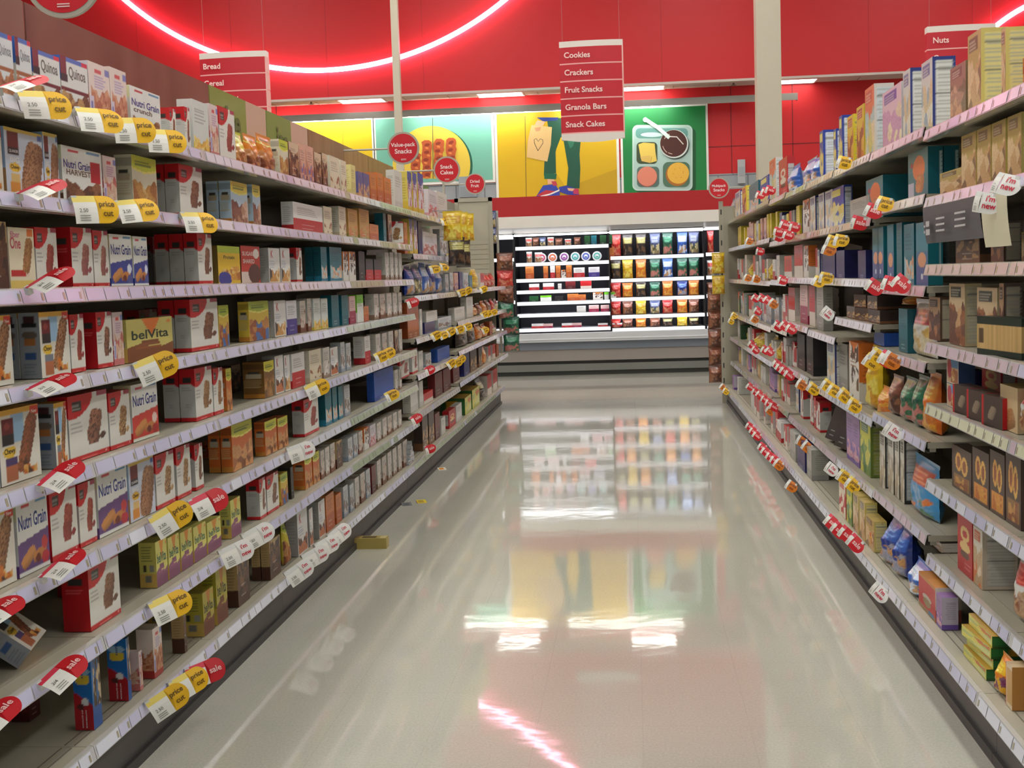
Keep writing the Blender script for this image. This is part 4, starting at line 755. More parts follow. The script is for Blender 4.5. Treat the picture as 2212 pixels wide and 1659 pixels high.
# ------------------------------------------------------------------ placing the goods
GOODS = []
def place(key, cx, cy, z, w_, h, d, rack, row, rz=0, tiltx=0, tilty=0, label=None, sub=0, gapname=None):
    sh = D[key]['shape']; sd = rack['side'] if isinstance(rack, dict) else rack
    if isinstance(rack, dict) and abs(tilty) < .1:
        P_ = rack['pitch']; i = max(0, min(rack['n']-1, int((cy-rack['y0'])/P_))); a_, b_ = rack['y0']+i*P_, rack['y0']+(i+1)*P_
        hh = abs(w_*cos(rz))/2+abs(d*sin(rz))/2
        for j_, lo in ((i-1, True), (i+1, False)):
            if 0 <= j_ < rack['n'] and heights(rack, j_) != heights(rack, i) and z > BASE_Z+.001:
                if lo and cy-hh < a_+.003: cy = a_+.003+hh
                if not lo and cy+hh > b_-.003: cy = b_-.003-hh
        sn = [q for q in heights(rack, i) if abs(q-z) < .036]
        if sn: z = min(sn, key=lambda q: abs(q-z))
        js = {max(0, min(rack['n']-1, int((q-rack['y0'])/P_))) for q in (cy-hh, cy+hh)}
        for j_ in js:
            ab = [q for q in heights(rack, j_) if q > z+.03]
            if ab: h = min(h, min(ab)-.038-z)
        h = max(h, .03)
    me = unit_box(key) if sh == 'box' else unit_bag(key, sh == 'pouch')
    o = bpy.data.objects.new(D[key]['name'], me); COL.objects.link(o)
    o.scale = (d, w_, h); o.rotation_euler = (tiltx, tilty, rz+(pi if sd > 0 else 0)); o.location = (cx, cy, z)
    o['category'] = D[key]['cat']; GOODS.append((o, key, 'L' if sd < 0 else 'R', row, cy, abs(cx), z, label)); return o
def shelf_z(rack, y, row):
    i = int((y-rack['y0'])/rack['pitch']); i = max(0, min(rack['n']-1, i)); hs = heights(rack, i)
    return hs, i
def row_at(rack, zs, spec, row, xf=None, up=None, base=False):
    """spec: 'x0,x1,ytop,key[,d=..][,n=..][,h=..][,r=..]'; x0..x1 the pixels the printed front spans, ytop its near upper corner"""
    sd = rack['side']; X = xf if xf else (rack['xb'] if base else rack['xl'])+.045; ents = []
    for l in spec.replace('\n', ';').split(';'):
        l = l.strip()
        if not l: continue
        q = l.split(','); x0, x1, yt = map(float, q[:3]); key = q[3]; o = dict(p.split('=') for p in q[4:])
        pn = x0 if sd < 0 else x1; pf = x1 if sd < 0 else x0
        Xe = X+float(o.get('x', 0))
        ya = on(pn, 700, X=sd*Xe)[1]; yb = on(pf, 700, X=sd*Xe)[1]
        # refine along vertical using the true pixel row
        for _ in range(2): ya = on(pn, yt+20, X=sd*Xe)[1]; yb = on(pf, yt+20, X=sd*Xe)[1]
        ents.append((ya, yb, pn, yt, key, o, Xe))
    ents.sort(key=lambda t_: t_[0]); cur = -9; prevx = 0
    for ya, yb, pn, yt, key, o, Xe in ents:
        d = float(o.get('d', .05)); n = int(o.get('n', 1)); r = float(o.get('r', 0)); z0 = zs+float(o.get('z', 0))
        if not r and not o.get('st'): ya = max(ya, cur+.002)
        yb = max(yb, ya+.025)
        h = float(o['h']) if 'h' in o else float(on(pn, yt, X=sd*Xe)[2])-z0
        if up: h = min(h, up-.04-z0)
        h = max(h, .04)
        if not o.get('st'): cur = yb
        w_ = yb-ya-.002
        if r: w_ *= .92
        for k in range(n):
            place(key, sd*(Xe+d/2+k*(d+.002)), (ya+yb)/2, z0, w_*1.0, h*(1-.004*(k % 2)), d-.001, rack, row, R_(r), tilty=R_(float(o.get('ty', 0))), tiltx=R_(float(o.get('tx', 0))), sub=k)
#PART4
A = HL_A
L0 = """-60,-20,50,qn2;-18,26,62,qn2;32,66,78,qn2;70,128,103,qn;130,188,118,qn;190,235,130,skp;236,272,143,skp;280,345,183,ngc;366,380,232,mpb;398,410,230,mpb
415,449,213,fy;452,470,223,frt;472,506,228,mpr;508,540,276,nvg,d=.07;542,568,286,nvq,d=.06;570,600,286,nvq,d=.06;603,622,300,nvb;624,645,305,chb,d=.06;647,660,310,kpk;662,677,314,kpk;679,694,328,chb;696,707,330,chb
712,733,335,crm;736,748,345,crm;758,768,355,ylc;774,784,370,pbl;785,798,373,pbl;800,813,372,or;815,828,372,or;830,845,382,or;856,872,368,whs;880,889,370,blw;891,900,372,blw;902,914,372,blw;925,948,408,wpk,d=.08;951,972,415,whs"""
L1 = """-40,2,268,qc;8,90,272,qb;92,124,284,qb;132,218,312,ngh;222,250,335,frt;284,337,333,nvb;386,436,353,mpb,d=.045,n=2;498,534,390,nvl,d=.042,n=2;545,562,398,nvl;633,696,435,wr;699,717,445,crm;732,747,445,crm;752,772,450,ogt;776,797,450,ogt;799,818,483,or;828,834,460,tl;838,846,462,chb;"""
L2 = """-40,14,475,cho;17,73,490,fb;75,122,490,mpr;152,198,490,mppx,d=.048;200,233,497,mpp;236,284,505,ngb;287,318,510,ngb;426,457,503,mpb,d=.045,n=3;470,518,530,yb;520,561,530,sg;580,604,535,sk;606,626,535,sk;640,652,535,mpb,d=.045;693,706,533,tlf,n=2,d=.035;712,738,533,tlf;741,752,543,orw;754,768,543,orw;775,788,543,bk;790,806,548,bkr,h=.11;808,823,548,bkr,h=.11;832,840,545,kd;843,850,545,kd;853,859,545,kd;862,868,546,kd"""
L3 = """-50,24,685,qc;84,148,675,qc,n=2;150,181,680,mpr;207,241,675,mpcx,d=.042;243,265,675,frt;272,372,680,bv,h=.115,d=.045;410,470,647,mpb,n=2,d=.05;472,494,660,nvy;537,580,652,nvy,d=.04;592,617,650,sk;619,641,650,wp;648,660,650,kdb;664,672,645,kdb;677,692,645,fy;694,708,645,fy;716,732,638,tl;738,752,638,tl;755,768,640,pk;771,785,637,gw;787,797,662,or;808,818,635,kd;821,832,635,kdb;836,846,633,kd;849,858,632,kd;861,868,632,kd"""
L4 = """-60,-8,880,qc;-5,84,890,qcp,n=1;116,144,872,qc;146,232,858,mpc;234,280,850,mpg;283,340,833,ngr;420,458,797,mpt,n=2,d=.05;460,481,797,mpt;488,500,797,nvo;570,592,782,nvd,d=.08;594,612,770,skd;614,626,768,sk;630,658,765,wr;668,694,758,crm,d=.07;698,712,752,kd;714,730,752,skd;736,745,740,gwh;748,758,742,gwh;788,800,727,wr,d=.06;812,822,722,kd;826,836,720,kdb;840,850,716,kd;853,860,714,chb;862,869,712,kd"""
L5 = """-60,30,1108,qc;34,103,1085,ngp;106,165,1060,mprx;168,206,1048,mpr;208,274,1010,ngp;277,333,1003,qb;335,376,985,mpg;380,411,968,mpg;420,438,962,mpb,d=.04;500,545,920,nvo,d=.04,n=2;572,598,912,nvo,d=.04;600,622,905,nvo;656,688,865,mpr,d=.05;702,716,840,tlf;718,728,838,tlf;731,740,836,tlf;744,756,834,gwh;808,850,805,bcs,d=.04;853,860,800,kd;863,868,798,kd"""
L6 = """190,258,1225,mpbx,d=.07;336,361,1172,bvb,d=.05;363,388,1163,bvb;390,416,1152,bvb;418,446,1140,bvb;448,478,1130,bvb;498,520,1082,bvb,d=.04;560,574,1036,mpb;576,602,1030,mpb;606,622,1026,nvy;628,634,1010,bk;658,674,985,nvo,d=.05;676,690,980,nvo;693,701,975,kdb;703,712,968,kd;714,724,960,kdb;727,740,955,cho;752,762,948,gwh;764,773,940,gwh;775,784,934,kdb;787,797,926,orw;800,812,920,wpk;815,824,915,kd;827,836,905,kd;838,847,900,kdb;850,858,893,kd;861,868,888,kd"""
L7 = """196,216,1425,rk,d=.05;272,280,1380,rk,d=.055;300,307,1408,frt,d=.05;330,350,1360,skp,d=.05;396,398,1320,cho,d=.04;438,462,1282,bvc,d=.075;466,490,1235,bvc;512,538,1208,cho,d=.045;582,606,1170,cho,d=.035,n=2;620,628,1128,nvg;642,664,1108,skd,d=.05;668,676,1100,skd;688,702,1085,skd,d=.045;704,722,1072,or,d=.04;726,738,1070,or;742,752,1052,gwh;756,765,1048,gwh;767,776,1034,kd;779,789,1024,kdb;791,800,1016,gwh;803,812,1008,dkr;815,823,996,kd;826,835,988,kdb;838,846,978,kd;849,857,970,kd;860,868,962,kd;871,880,954,kdb"""
for k, sp in enumerate((L0, L1, L2, L3, L4, L5, L6)): row_at(LEFT, A[k], sp, k, up=A[k-1]-.005 if k else None)
row_at(LEFT, BASE_Z, L7, 7, base=True, up=A[6]-.005)
# boxes standing further back on their shelves, seen through the gaps
for k, sp in ((4, "500,520,790,chb;640,655,770,chb"), (3, "300,340,670,mpp;345,372,665,mpb"), (6, "160,185,1240,mpbx;450,470,1080,bvb"), (7, "60,85,1470,dkr;420,440,1300,bvc;500,520,1240,bvc;350,380,1310,bvc"), (5, "200,240,1040,mpr;450,480,960,nvo"), (2, "330,360,505,mpb")):
    row_at(LEFT, A[k] if k < 7 else BASE_Z, '\n'.join(x+',x=.2' for x in sp.split(';')), k, base=k == 7, up=(A[k-1] if k < 8 else A[6])-.005)
place('mpg', -1.395, 7.52, A[1], .15, .135, .05, LEFT, 1, R_(-38), label='white red-cornered bar box turned toward the aisle end, left rack second shelf')
# fallen cartons on the lower left shelves
place('qcp', -1.39, 2.80, A[6]+.021, .17, .14, .05, LEFT, 6, R_(14), tilty=R_(-52), label='tipped-over chewy bar box lying on the low left shelf')
place('qc', -1.42, 2.52, A[6]+.01, .16, .16, .05, LEFT, 6, R_(12), tilty=R_(-18), label='leaning grey-sided bar box cut by the left picture edge')
# stretches B and C of the left rack
B = HL_B
row_at(LEFT, B[1], "873,880,480,or;884,891,470,blw;893,901,470,blw;903,911,470,nav;914,944,500,wpk,d=.06;950,964,495,gwh", 1, up=B[0])
row_at(LEFT, B[2], "886,899,572,gbl,d=.08;901,915,570,gdb,d=.08;917,930,566,gsb,d=.08;932,944,568,gbl,d=.08;946,956,575,gsb,d=.07;962,969,592,gwh;972,979,592,gwh;982,990,592,kpk;993,1000,590,nav;1003,1012,592,gwh;1014,1021,597,tl", 2, up=B[1])
row_at(LEFT, B[3], "874,888,655,ord,d=.05;890,904,655,ord;907,912,668,whs;918,940,700,nav,d=.12,h=.07;922,946,695,whs,d=.1,h=.07,z=.071,st=1;950,978,675,gwh,h=.08,d=.1;982,1004,660,whs,h=.1;1008,1022,650,whs", 3, up=B[2])
row_at(LEFT, B[4], "868,888,755,mpp,d=.06;890,902,755,mpp;905,914,760,whs;920,932,765,gwh;946,972,768,bcs,h=.09", 4, up=B[3])
row_at(LEFT, B[5], "886,902,828,whs;906,914,825,whs;916,936,848,rdw,h=.07;940,956,815,dkr,h=.16;958,974,812,dkr,h=.16;976,990,808,dkr,h=.16", 5, up=B[4])
row_at(LEFT, BASE_Z, "912,924,895,brc,d=.06;926,938,893,brc;940,950,895,dkr;953,962,888,whs,h=.12;970,984,880,rc,h=.13;986,998,876,whs,h=.13", 6, base=True, up=B[5])
for q in range(4): place('gwh', -1.45, 7.78+.012*(q % 2), BASE_Z+.0305*q, .2, .03, .16, LEFT, 6, R_(3*q), label=None)
C_ = HL_C
row_at(LEFT, C_[0], "1026,1036,580,gyl,d=.08;1038,1046,590,rdw,d=.08;1048,1054,590,grd,d=.08;1056,1062,592,grd,d=.08;1064,1071,590,grd,d=.08", 2, up=1.7)
row_at(LEFT, C_[1], "1024,1034,660,gor,d=.08;1036,1044,655,gbr,d=.08;1046,1053,650,gor,d=.08;1056,1062,648,gbr,d=.08;1065,1070,645,grd,d=.07;1073,1077,645,gwhb,d=.06", 3, up=C_[0])
row_at(LEFT, C_[2], "996,1014,690,gdk,d=.1;1016,1030,690,gdk,d=.1;1034,1044,700,gor,d=.08;1047,1055,700,gor,d=.08;1058,1064,695,ord,d=.06;1067,1073,700,gwhb,d=.06", 4, up=C_[1])
row_at(LEFT, C_[3], "1002,1014,757,nav,d=.1;1016,1030,755,brc,d=.1;1034,1042,752,brc;1046,1052,750,gor,d=.06;1055,1060,748,rdw;1064,1070,745,rdw;1073,1078,745,ord", 5, up=C_[2])
row_at(LEFT, BASE_Z, "1004,1018,842,ys,d=.2,h=.14;1020,1036,836,ys,d=.2,h=.16;1040,1050,820,gdk,d=.12;1053,1062,812,rdw,d=.12;1065,1074,800,rdw,d=.12", 6, base=True, up=C_[3])
# ---------------------------------------------------------------- right rack
HR = lambda i, k: H_R[i][k]
def rowR(i, k, sp, xo=0):
    zs = heights(RIGHT, i)[k] if k < 7 else BASE_Z
    hs = heights(RIGHT, i); up = None if k == 0 else (hs[min(k, len(hs))-1]-.01)
    row_at(RIGHT, zs, sp, k, base=k == 7, up=up)
rowR(1, 0, "2162,2172,58,ct,d=.08;2090,2119,60,ct,d=.075")
rowR(2, 0, "2052,2086,118,cp,d=.06;1990,2014,122,cw,d=.075")
rowR(3, 0, "1950,1966,135,cw,d=.06,h=.25;1905,1946,172,cpk,d=.055;1868,1888,180,cor,d=.08")
rowR(4, 0, "1850,1866,220,cy,d=.06;1830,1843,243,cy;1812,1819,248,cb,d=.07")
rowR(5, 0, "1800,1806,275,cb,d=.05;1770,1778,278,cb,d=.09;1752,1766,330,gsb,d=.09;1728,1748,336,gsb,d=.09")
rowR(6, 0, "1704,1722,345,gsb,d=.09;1682,1700,336,rs,d=.05;1666,1680,340,cor,d=.05")
row_at(RIGHT, 1.785, "1642,1660,376,cb,d=.05;1618,1638,388,tlf,d=.06;1603,1612,400,cy,d=.06;1588,1599,410,cw;1572,1585,420,gdb,d=.1", 0)
place('or', 1.065, 3.43, heights(RIGHT, 1)[0]+.0, .1, .045, .1, RIGHT, 0, .2, label='small orange-brown pack at the right end of the top shelf')
place('or', 1.07, 3.44, heights(RIGHT, 1)[0]+.046, .1, .04, .1, RIGHT, 0, .4, label='small orange-brown pack with barcode, stacked on another on the top shelf')
rowR(1, 1, "2176,2206,200,ct;2142,2172,222,ct;2110,2140,242,ct;2076,2108,262,ct;2018,2064,330,ct,h=.075;2016,2062,378,bk,h=.001,st=1" .replace(';2016,2062,378,bk,h=.001,st=1', ''))
for q, (y, z) in enumerate(((4.12, 0), (4.11, .077))): pass
rowR(2, 1, "1961,2004,300,te,d=.05,n=2;1885,1924,325,te,d=.16")
rowR(1, 2, "2140,2168,525,cdb,h=.11;2064,2116,513,brc,h=.125,d=.06;2206,2225,500,ct;2024,2050,490,gry,x=.12,h=.15")
rowR(2, 2, "1884,1898,488,t2,d=.045;1900,1914,486,t2;1916,1930,484,t2;1936,1948,480,tl;1952,1974,482,tlf;1978,2004,478,t2")
rowR(1, 3, "2158,2168,612,cdb;2110,2154,622,cd,d=.05;2050,2084,613,cd,d=.05;2012,2037,610,cdb,d=.05;2060,2100,640,cdb,x=.15")
place('wd', .99, 3.55, 1.05, .28, .105, .05, RIGHT, 3, R_(8), label=None)
rowR(2, 3, "1962,2006,634,gwhb,d=.06,h=.23;1941,1960,680,tl,d=.07,h=.16;1890,1912,682,bcs,d=.08,h=.16")
place('gor', 1.06, 5.0, 1.15, .16, .07, .09, RIGHT, 3, label='orange bag lying on blue boxes, right shelving')
rowR(1, 4, "2110,2150,778,rc,h=.16,x=.13;2060,2100,770,nav,h=.16,x=.12;2200,2214,740,gmt,d=.08;2160,2198,842,tg,d=.06,h=.12")
place('sq', 1.02, 4.17, .85, .15, .072, .05, RIGHT, 4, label='lower square sky-blue biscuit box at the shelf end'); place('sq', 1.02, 4.17, .924, .15, .085, .05, RIGHT, 4, label='upper square sky-blue biscuit box at the shelf end')
for q in range(3): place('cr', 1.0, 3.98-.165*q, .85, .15, .085, .05, RIGHT, 4, R_(6))
rowR(2, 4, "1985,2008,800,gor,d=.08;1962,1983,815,ggr,d=.08;1936,1960,820,ggr,d=.08;1912,1933,815,gbr,d=.07;1888,1910,825,gor,d=.08")
rowR(1, 5, "2172,2205,985,db,d=.06;2138,2170,985,dbo,d=.05;2100,2136,982,dbo,d=.05;2056,2098,980,db,d=.05", 0)
rowR(2, 5, "1955,2004,992,ggf,d=.08,h=.2;1944,1953,950,bkw,d=.06;1932,1942,948,bkw,d=.04;1918,1930,940,bkw,d=.04;1904,1916,935,bkw,d=.05")
rowR(1, 6, "2178,2215,1210,gmt,d=.07;2102,2122,1148,wfr,d=.1;2068,2100,1105,rc,d=.05;2012,2036,1062,wfr,d=.08")
rowR(1, 7, "2172,2186,1385,tb,d=.1;2142,2164,1400,gpk,d=.06,h=.1;1984,2020,1210,nl,d=.08;1952,1980,1165,gsb,d=.1;2022,2034,1275,pur,h=.1")
for q in range(4): place('ys', .995+.012*(q % 2), 3.60-.004*q, BASE_Z+.031*q, .24, .03, .16, RIGHT, 7, R_(2*(q % 3)))
rowR(2, 7, "1896,1920,1125,gbl,d=.12;1922,1940,1120,gbl,d=.1;1872,1888,1130,gor,d=.06")
rowR(3, 1, "1836,1878,420,gry,d=.1;1801,1832,395,cb,d=.04")
rowR(3, 2, "1853,1870,540,nav,d=.08;1832,1848,540,nav,x=.1;1806,1824,540,nav,d=.07;1772,1800,515,nav,h=.17,x=.03")
for q, (y, zz, w_) in enumerate(((5.4, 0, .26), (5.7, 0, .24), (5.45, .056, .22), (5.75, .056, .2), (5.98, 0, .22))): place('brc', 1.06, y, heights(RIGHT, 3)[3]+zz, w_, .054, .16, RIGHT, 3, R_(5*(q % 2)), label=None)
rowR(3, 4, "1864,1884,750,gyl,d=.09;1834,1855,742,orw,d=.07;1812,1830,745,gry,x=.02;1786,1808,742,cw,d=.07", 0)
rowR(3, 5, "1858,1880,915,ylg,d=.09;1842,1856,905,pur;1824,1839,890,pur,d=.05")
rowR(3, 7, "1870,1888,1128,ct,d=.05;1856,1868,1068,ct;1842,1854,1058,ct;1828,1840,1044,ylg;1812,1826,1030,stp,d=.05")
rowR(4, 1, "1782,1798,408,cw,d=.05;1768,1780,415,cw;1754,1766,420,cw;1734,1748,428,orw,d=.05")
rowR(4, 2, "1736,1746,530,orw;1714,1732,528,rdw,d=.12;1694,1710,545,rdw,d=.05")
rowR(4, 3, "1764,1778,620,gry;1748,1760,622,rdw,d=.05;1728,1744,620,pk,d=.05;1706,1720,622,rdw,d=.09")
rowR(4, 4, "1742,1756,730,bk,d=.1;1722,1738,728,bk,d=.1")
for q, (y, r) in enumerate(((6.45, 30), (6.75, 30))): place('bk', 1.02, y, heights(RIGHT, 4)[5]+.01, .2, .19, .05, RIGHT, 5, R_(8), tilty=R_(-20), label=['leaning black snack box, nearer one, low on the right','leaning black snack box, farther one, low on the right'][q])
place('gcl', .95, 5.62, BASE_Z+.08, .3, .26, .15, RIGHT, 7, R_(10), tilty=R_(-84), label='clear bun bag with red print lying on the bottom shelf')
place('gcl', .96, 6.02, BASE_Z+.08, .28, .26, .15, RIGHT, 7, R_(-8), tilty=R_(-84), label='second clear bun bag lying beyond the first, bottom shelf')
rowR(4, 7, "1742,1752,935,gry,d=.09;1722,1738,932,nav;1706,1718,935,gry,d=.08")
# far right bays: narrow carton sides packed on every shelf
FAR = [(['rdw', 'rs', 'mpr', 'gry', 'cw', 'stp', 'ytn', 'wr', 'grn'], 6)]
rng = random.Random(21)
def fill(rack, ya, yb, zs, row, keys, hmax, base=False, dens=.85, wr=(.07, .16)):
    sd = rack['side']; X = (rack['xb'] if base else rack['xl'])+.05; y = ya
    while y < yb-.08:
        w_ = rng.uniform(*wr); k = rng.choice(keys); n = rng.choice((1, 1, 2)); h = hmax*rng.uniform(.62, .92)
        for _ in range(n):
            if y+w_ > yb: y = yb; break
            if rng.random() < dens:
                d = rng.uniform(.06, .14)
                if any(g[2] == ('L' if sd < 0 else 'R') and g[3] == row and abs(g[4]-(y+w_/2)) < (w_+g[0].scale[1])/2 for g in GOODS): y += w_; continue
                place(k, sd*(X+d/2+rng.uniform(0, .02)), y+w_/2, zs, w_-.004, h, d, rack, row)
            y += w_
REDS = ['rdw', 'rs', 'mpr', 'rdw', 'gry', 'cw', 'stp', 'wr']; MIXF = ['ytn', 'gwh', 'kd', 'cor', 'rdw', 'grn', 'nav', 'gry', 'whs']
for i in (5, 6):
    hs = heights(RIGHT, i); ya = RIGHT['y0']+i*RIGHT['pitch']+.02; yb = ya+RIGHT['pitch']-.04
    for k in range(1, len(hs)):
        hm = (hs[k-1]-.05-hs[k]); fill(RIGHT, ya, yb, hs[k], k, REDS if k > 1 else MIXF, hm)
    fill(RIGHT, ya, yb, BASE_Z, 7, REDS, .2, True, .8)
for i in (7, 8, 9, 10):
    hs = heights(RIGHT, i); ya = RIGHT['y0']+i*RIGHT['pitch']+.02; yb = ya+RIGHT['pitch']-.05
    for k in range(1, 6):
        hm = min(hs[k-1]-.05-hs[k], .24); fill(RIGHT, ya, yb, hs[k], k, {1: ['ytn', 'gwh', 'ytn', 'kpk', 'crm'], 2: ['gwh', 'kd', 'rdw', 'wr', 'gyl'], 3: ['gwh', 'cor', 'grn', 'rdw'], 4: ['grn', 'whs', 'rs', 'gyl'], 5: ['rdw', 'ct', 'whs', 'pur']}[k], hm, False, .8, (.1, .2))
    fill(RIGHT, ya, yb, BASE_Z, 7, ['rdw', 'whs', 'pur'], .17, True, .5, (.1, .2))
# ---------------------------------------------------------------- shelf flags (price cut / sale / new)
YEL, SAL, NEW = (240, 186, 20), (206, 22, 36), (236, 234, 230)
FM = {}
def flag_mesh(kind, L, Wd, Dl, right=False):
    m = MB(); m.box(-.016, .001, (L+Dl)*.62 if right else 0, (L+Dl)*.62+.012 if right else .012, -.012, .0, (214, 214, 210), PAPER); N = np.linspace(0, 1, 5); c = {'y': YEL, 's': SAL, 'n': NEW, 'o': (216, 120, 20)}[kind]
    # local: x = outward from the rail, y = along the rail, z up ; card slopes outward and down, curling slightly
    def S(s, t): return (.005*sin(pi*t)-.35*s*s, s, -Wd*t)
    def patch(s0, s1, t0, t1, col, off=0):
        vs = [(lambda p: (p[0]+off, p[1], p[2]))(S(s0+(s1-s0)*a, t0+(t1-t0)*b_)) for b_ in N for a in (0, 1)]
        m.add(vs, [(2*i, 2*i+2, 2*i+3, 2*i+1) for i in range(len(N)-1)], col, PAPER)
    patch(0, L, 0, .25, (246, 222, 110) if kind == 'y' else (226, 60, 84) if kind == 's' else (226, 226, 222)); patch(0, L, .25, 1, (242, 240, 232))
    # rounded tab beyond the card
    n = 14; pts = [(L, 0)]+[(L+Dl*.45+Dl*.55*sin(a), .5-.5*cos(a)) for a in np.linspace(0, pi, n)]+[(L, 1)]
    q_ = [S(s, t) for s, t in pts]; cen = S(L+.01, .5); m.add([cen]+q_, [(0, i+2, i+1) for i in range(len(pts)-1)]+[(0, 1, len(pts))], c, PAPER)
    tc = {'y': (96, 70, 10), 's': (250, 200, 196), 'n': (206, 30, 60), 'o': (130, 60, 10)}[kind]
    txs = {'y': ('price', 'cut'), 's': ('sale',), 'n': ("i'm", 'new'), 'o': ('price', 'cut')}[kind]
    for i, tx in enumerate(txs):
        v, f = text_mesh(tx, .02); x0, x1 = v[:, 0].min(), v[:, 0].max(); sz = Dl*(.36 if len(txs) > 1 else .44)
        vs = []
        for a, b_ in v:
            s = L+Dl*.46+(a-(x0+x1)/2)*sz; t = (.42 if len(txs) > 1 else .6)+i*.34-b_*sz/Wd; p = S(s, t); vs.append((p[0]+.0015, p[1], p[2]))
        m.add(vs, f, tc, PAPER)
    v, f = text_mesh('2.50' if kind != 's' else '2/4', .0); vs = []
    for a, b_ in v: p = S(L*.2+a*L*.22, .62-b_*L*.22/Wd); vs.append((p[0]+.0015, p[1], p[2]))
    m.add(vs, f, (60, 58, 56), PAPER)
    for q in (.72, .8, .88):
        s0, s1 = L*.2, L*.65; vs = [(lambda p: (p[0]+.0013, p[1], p[2]))(S(*st)) for st in ((s0, q), (s1, q), (s1, q+.03), (s0, q+.03))]; m.add(vs, [(0, 1, 2, 3)], (150, 148, 142), PAPER)
    me = m.mesh('shelf_flag_print')
    return me
for kk in 'ysno': FM[kk] = flag_mesh(kk, .052, .062, .05); FM[kk+'F'] = flag_mesh(kk, .02, .055, .06); FM[kk+'R'] = flag_mesh(kk, .016, .055, .06, True)
FLAGS = []
def flag(px, py, kind, side=-1, x=None, sc_=1., rz=0, ty=0):
    rack = LEFT if side < 0 else RIGHT
    xl = rack['xl'] if x is None else x
    p = on(px, py, X=side*(xl-.0085))
    o = bpy.data.objects.new('shelf_flag', FM[kind+('R' if side > 0 else 'F' if p[1] > 5.5 else '')]); COL.objects.link(o); o.location = p; o.scale = (sc_,)*3
    hi = p[2] > 1.25
    if side < 0: s_, t_ = ((.4, .85, .42), (.97, -.1, -.12)) if ty else ((.7, .7, .02), (.45, -.1, -.89)) if hi else ((.7, .6, .35), (.41, 0, -.91))
    else: s_, t_ = ((.72, -.6, -.3), (-.3, -.1, -.93)) if hi else ((.6, -.6, -.5), (-.45, 0, -.88))
    j = lambda v: mathutils.Vector([q+rng.uniform(-.12, .12) for q in v]).normalized()
    s_ = j(s_); zz_ = -j(t_); X_ = s_.cross(zz_).normalized(); zz_ = X_.cross(s_)
    if side > 0: o.location = mathutils.Vector(p)-s_*.05*sc_
    o.rotation_euler = mathutils.Matrix((X_, s_, zz_)).transposed().to_euler(); o['category'] = 'price flag'
    FLAGS.append((o, kind, side, float(p[1]), float(p[2]))); return o
for px, py, k in ((35, 195, 'y'), (160, 230, 'y'), (238, 254, 'y'), (312, 278, 'y'), (152, 423, 'y'), (243, 434, 'y'), (388, 458, 'y'), (285, 785, 'y'), (318, 1120, 'y'), (318, 1304, 'y'), (405, 1082, 's')): flag(px, py, k, sc_=1.1)
for px, py, k in ((-15, 190, 's'), (30, 418, 's'), (50, 622, 's'), (50, 842, 's'), (75, 1048, 's'), (80, 1248, 's'), (78, 1478, 's'), (-75, 1340, 's'), (-80, 1580, 's')): flag(px, py, k, sc_=1.05, ty=-28 if py > 400 else -10)
for px, py, k in ((398, 1445, 's'), (362, 1475, 'y'), (312, 1518, 'y')): flag(px, py, k, x=LEFT['xb'], sc_=1.1)
for px, py in ((618, 968), (470, 1190), (520, 1155)): flag(px, py, 'n', sc_=1.05)
for px, py in ((612, 1238), (650, 1200), (678, 1176), (706, 1156)): flag(px, py, 'n', x=LEFT['xb'], sc_=1.1)
for px, py, k in ((655, 835, 'y'), (805, 765, 'y'), (822, 760, 'y'), (828, 850, 'y'), (950, 472, 'y'), (962, 474, 'y'), (963, 548, 'y'), (975, 547, 'y'), (925, 575, 'y'), (948, 568, 'y'), (985, 628, 'y'), (998, 627, 'y'), (1034, 622, 'y'), (1036, 677, 'y'), (1044, 676, 'y'), (1056, 672, 'y'), (1038, 710, 'y'),
                  (928, 722, 'y'), (944, 720, 'y'), (960, 715, 'y'), (980, 708, 'y'), (998, 702, 'y'), (962, 785, 'y'), (976, 780, 'y'), (984, 776, 'y'), (875, 648, 's'), (915, 795, 's'), (884, 902, 's')): flag(px, py, k, sc_=1.0)
flag(916, 965, 's', x=LEFT['xb'])
for px, py, k in ((1835, 340, 'y'), (1925, 428, 'y'), (1902, 445, 's'), (1868, 470, 's'), (2198, 380, 'n'), (2150, 418, 'n'), (1940, 600, 's'), (1965, 606, 's'), (1905, 612, 's'), (1912, 765, 'y'), (1932, 768, 's'), (1942, 770, 'o'), (1900, 775, 'y'), (1828, 508, 'y'), (1812, 512, 'y'), (1802, 530, 'o'), (1795, 590, 'y'), (1780, 600, 'y'),
                  (1800, 672, 'n'), (1816, 838, 'y'), (1838, 850, 'y'), (1858, 868, 'y'), (1800, 828, 'y'), (1742, 825, 'o'), (1768, 835, 'y'), (1945, 925, 'n'), (1742, 948, 'o'), (1755, 962, 'o'), (1838, 1025, 'y'), (1856, 1042, 'y'), (1808, 1008, 'n'), (1650, 415, 's'), (1662, 408, 's'), (1672, 404, 's'), (1705, 478, 's'), (1725, 482, 's'), (1690, 492, 's'),
                  (1690, 505, 's'), (1712, 500, 's'), (1648, 536, 's'), (1625, 515, 'o'), (1622, 595, 'o'), (1640, 596, 'o'), (1700, 598, 's'), (1640, 640, 's'), (1655, 640, 's'), (1668, 645, 's'), (1680, 652, 'o'), (1645, 668, 's'), (1638, 685, 'o'), (1690, 700, 's'), (1705, 700, 's'), (1720, 705, 's'), (1632, 742, 's'), (1640, 752, 's'), (1662, 752, 's'), (1672, 756, 's'),
                  (1688, 782, 's'), (1696, 790, 's'), (1706, 798, 's'), (1715, 806, 's'), (1628, 832, 's'), (1640, 842, 's'), (1650, 850, 's'), (1660, 858, 's'), (1670, 866, 's'), (1680, 874, 's'), (1672, 884, 'o'), (1592, 678, 'y'), (1585, 690, 'y')): flag(px, py, k, 1, sc_=1.0)
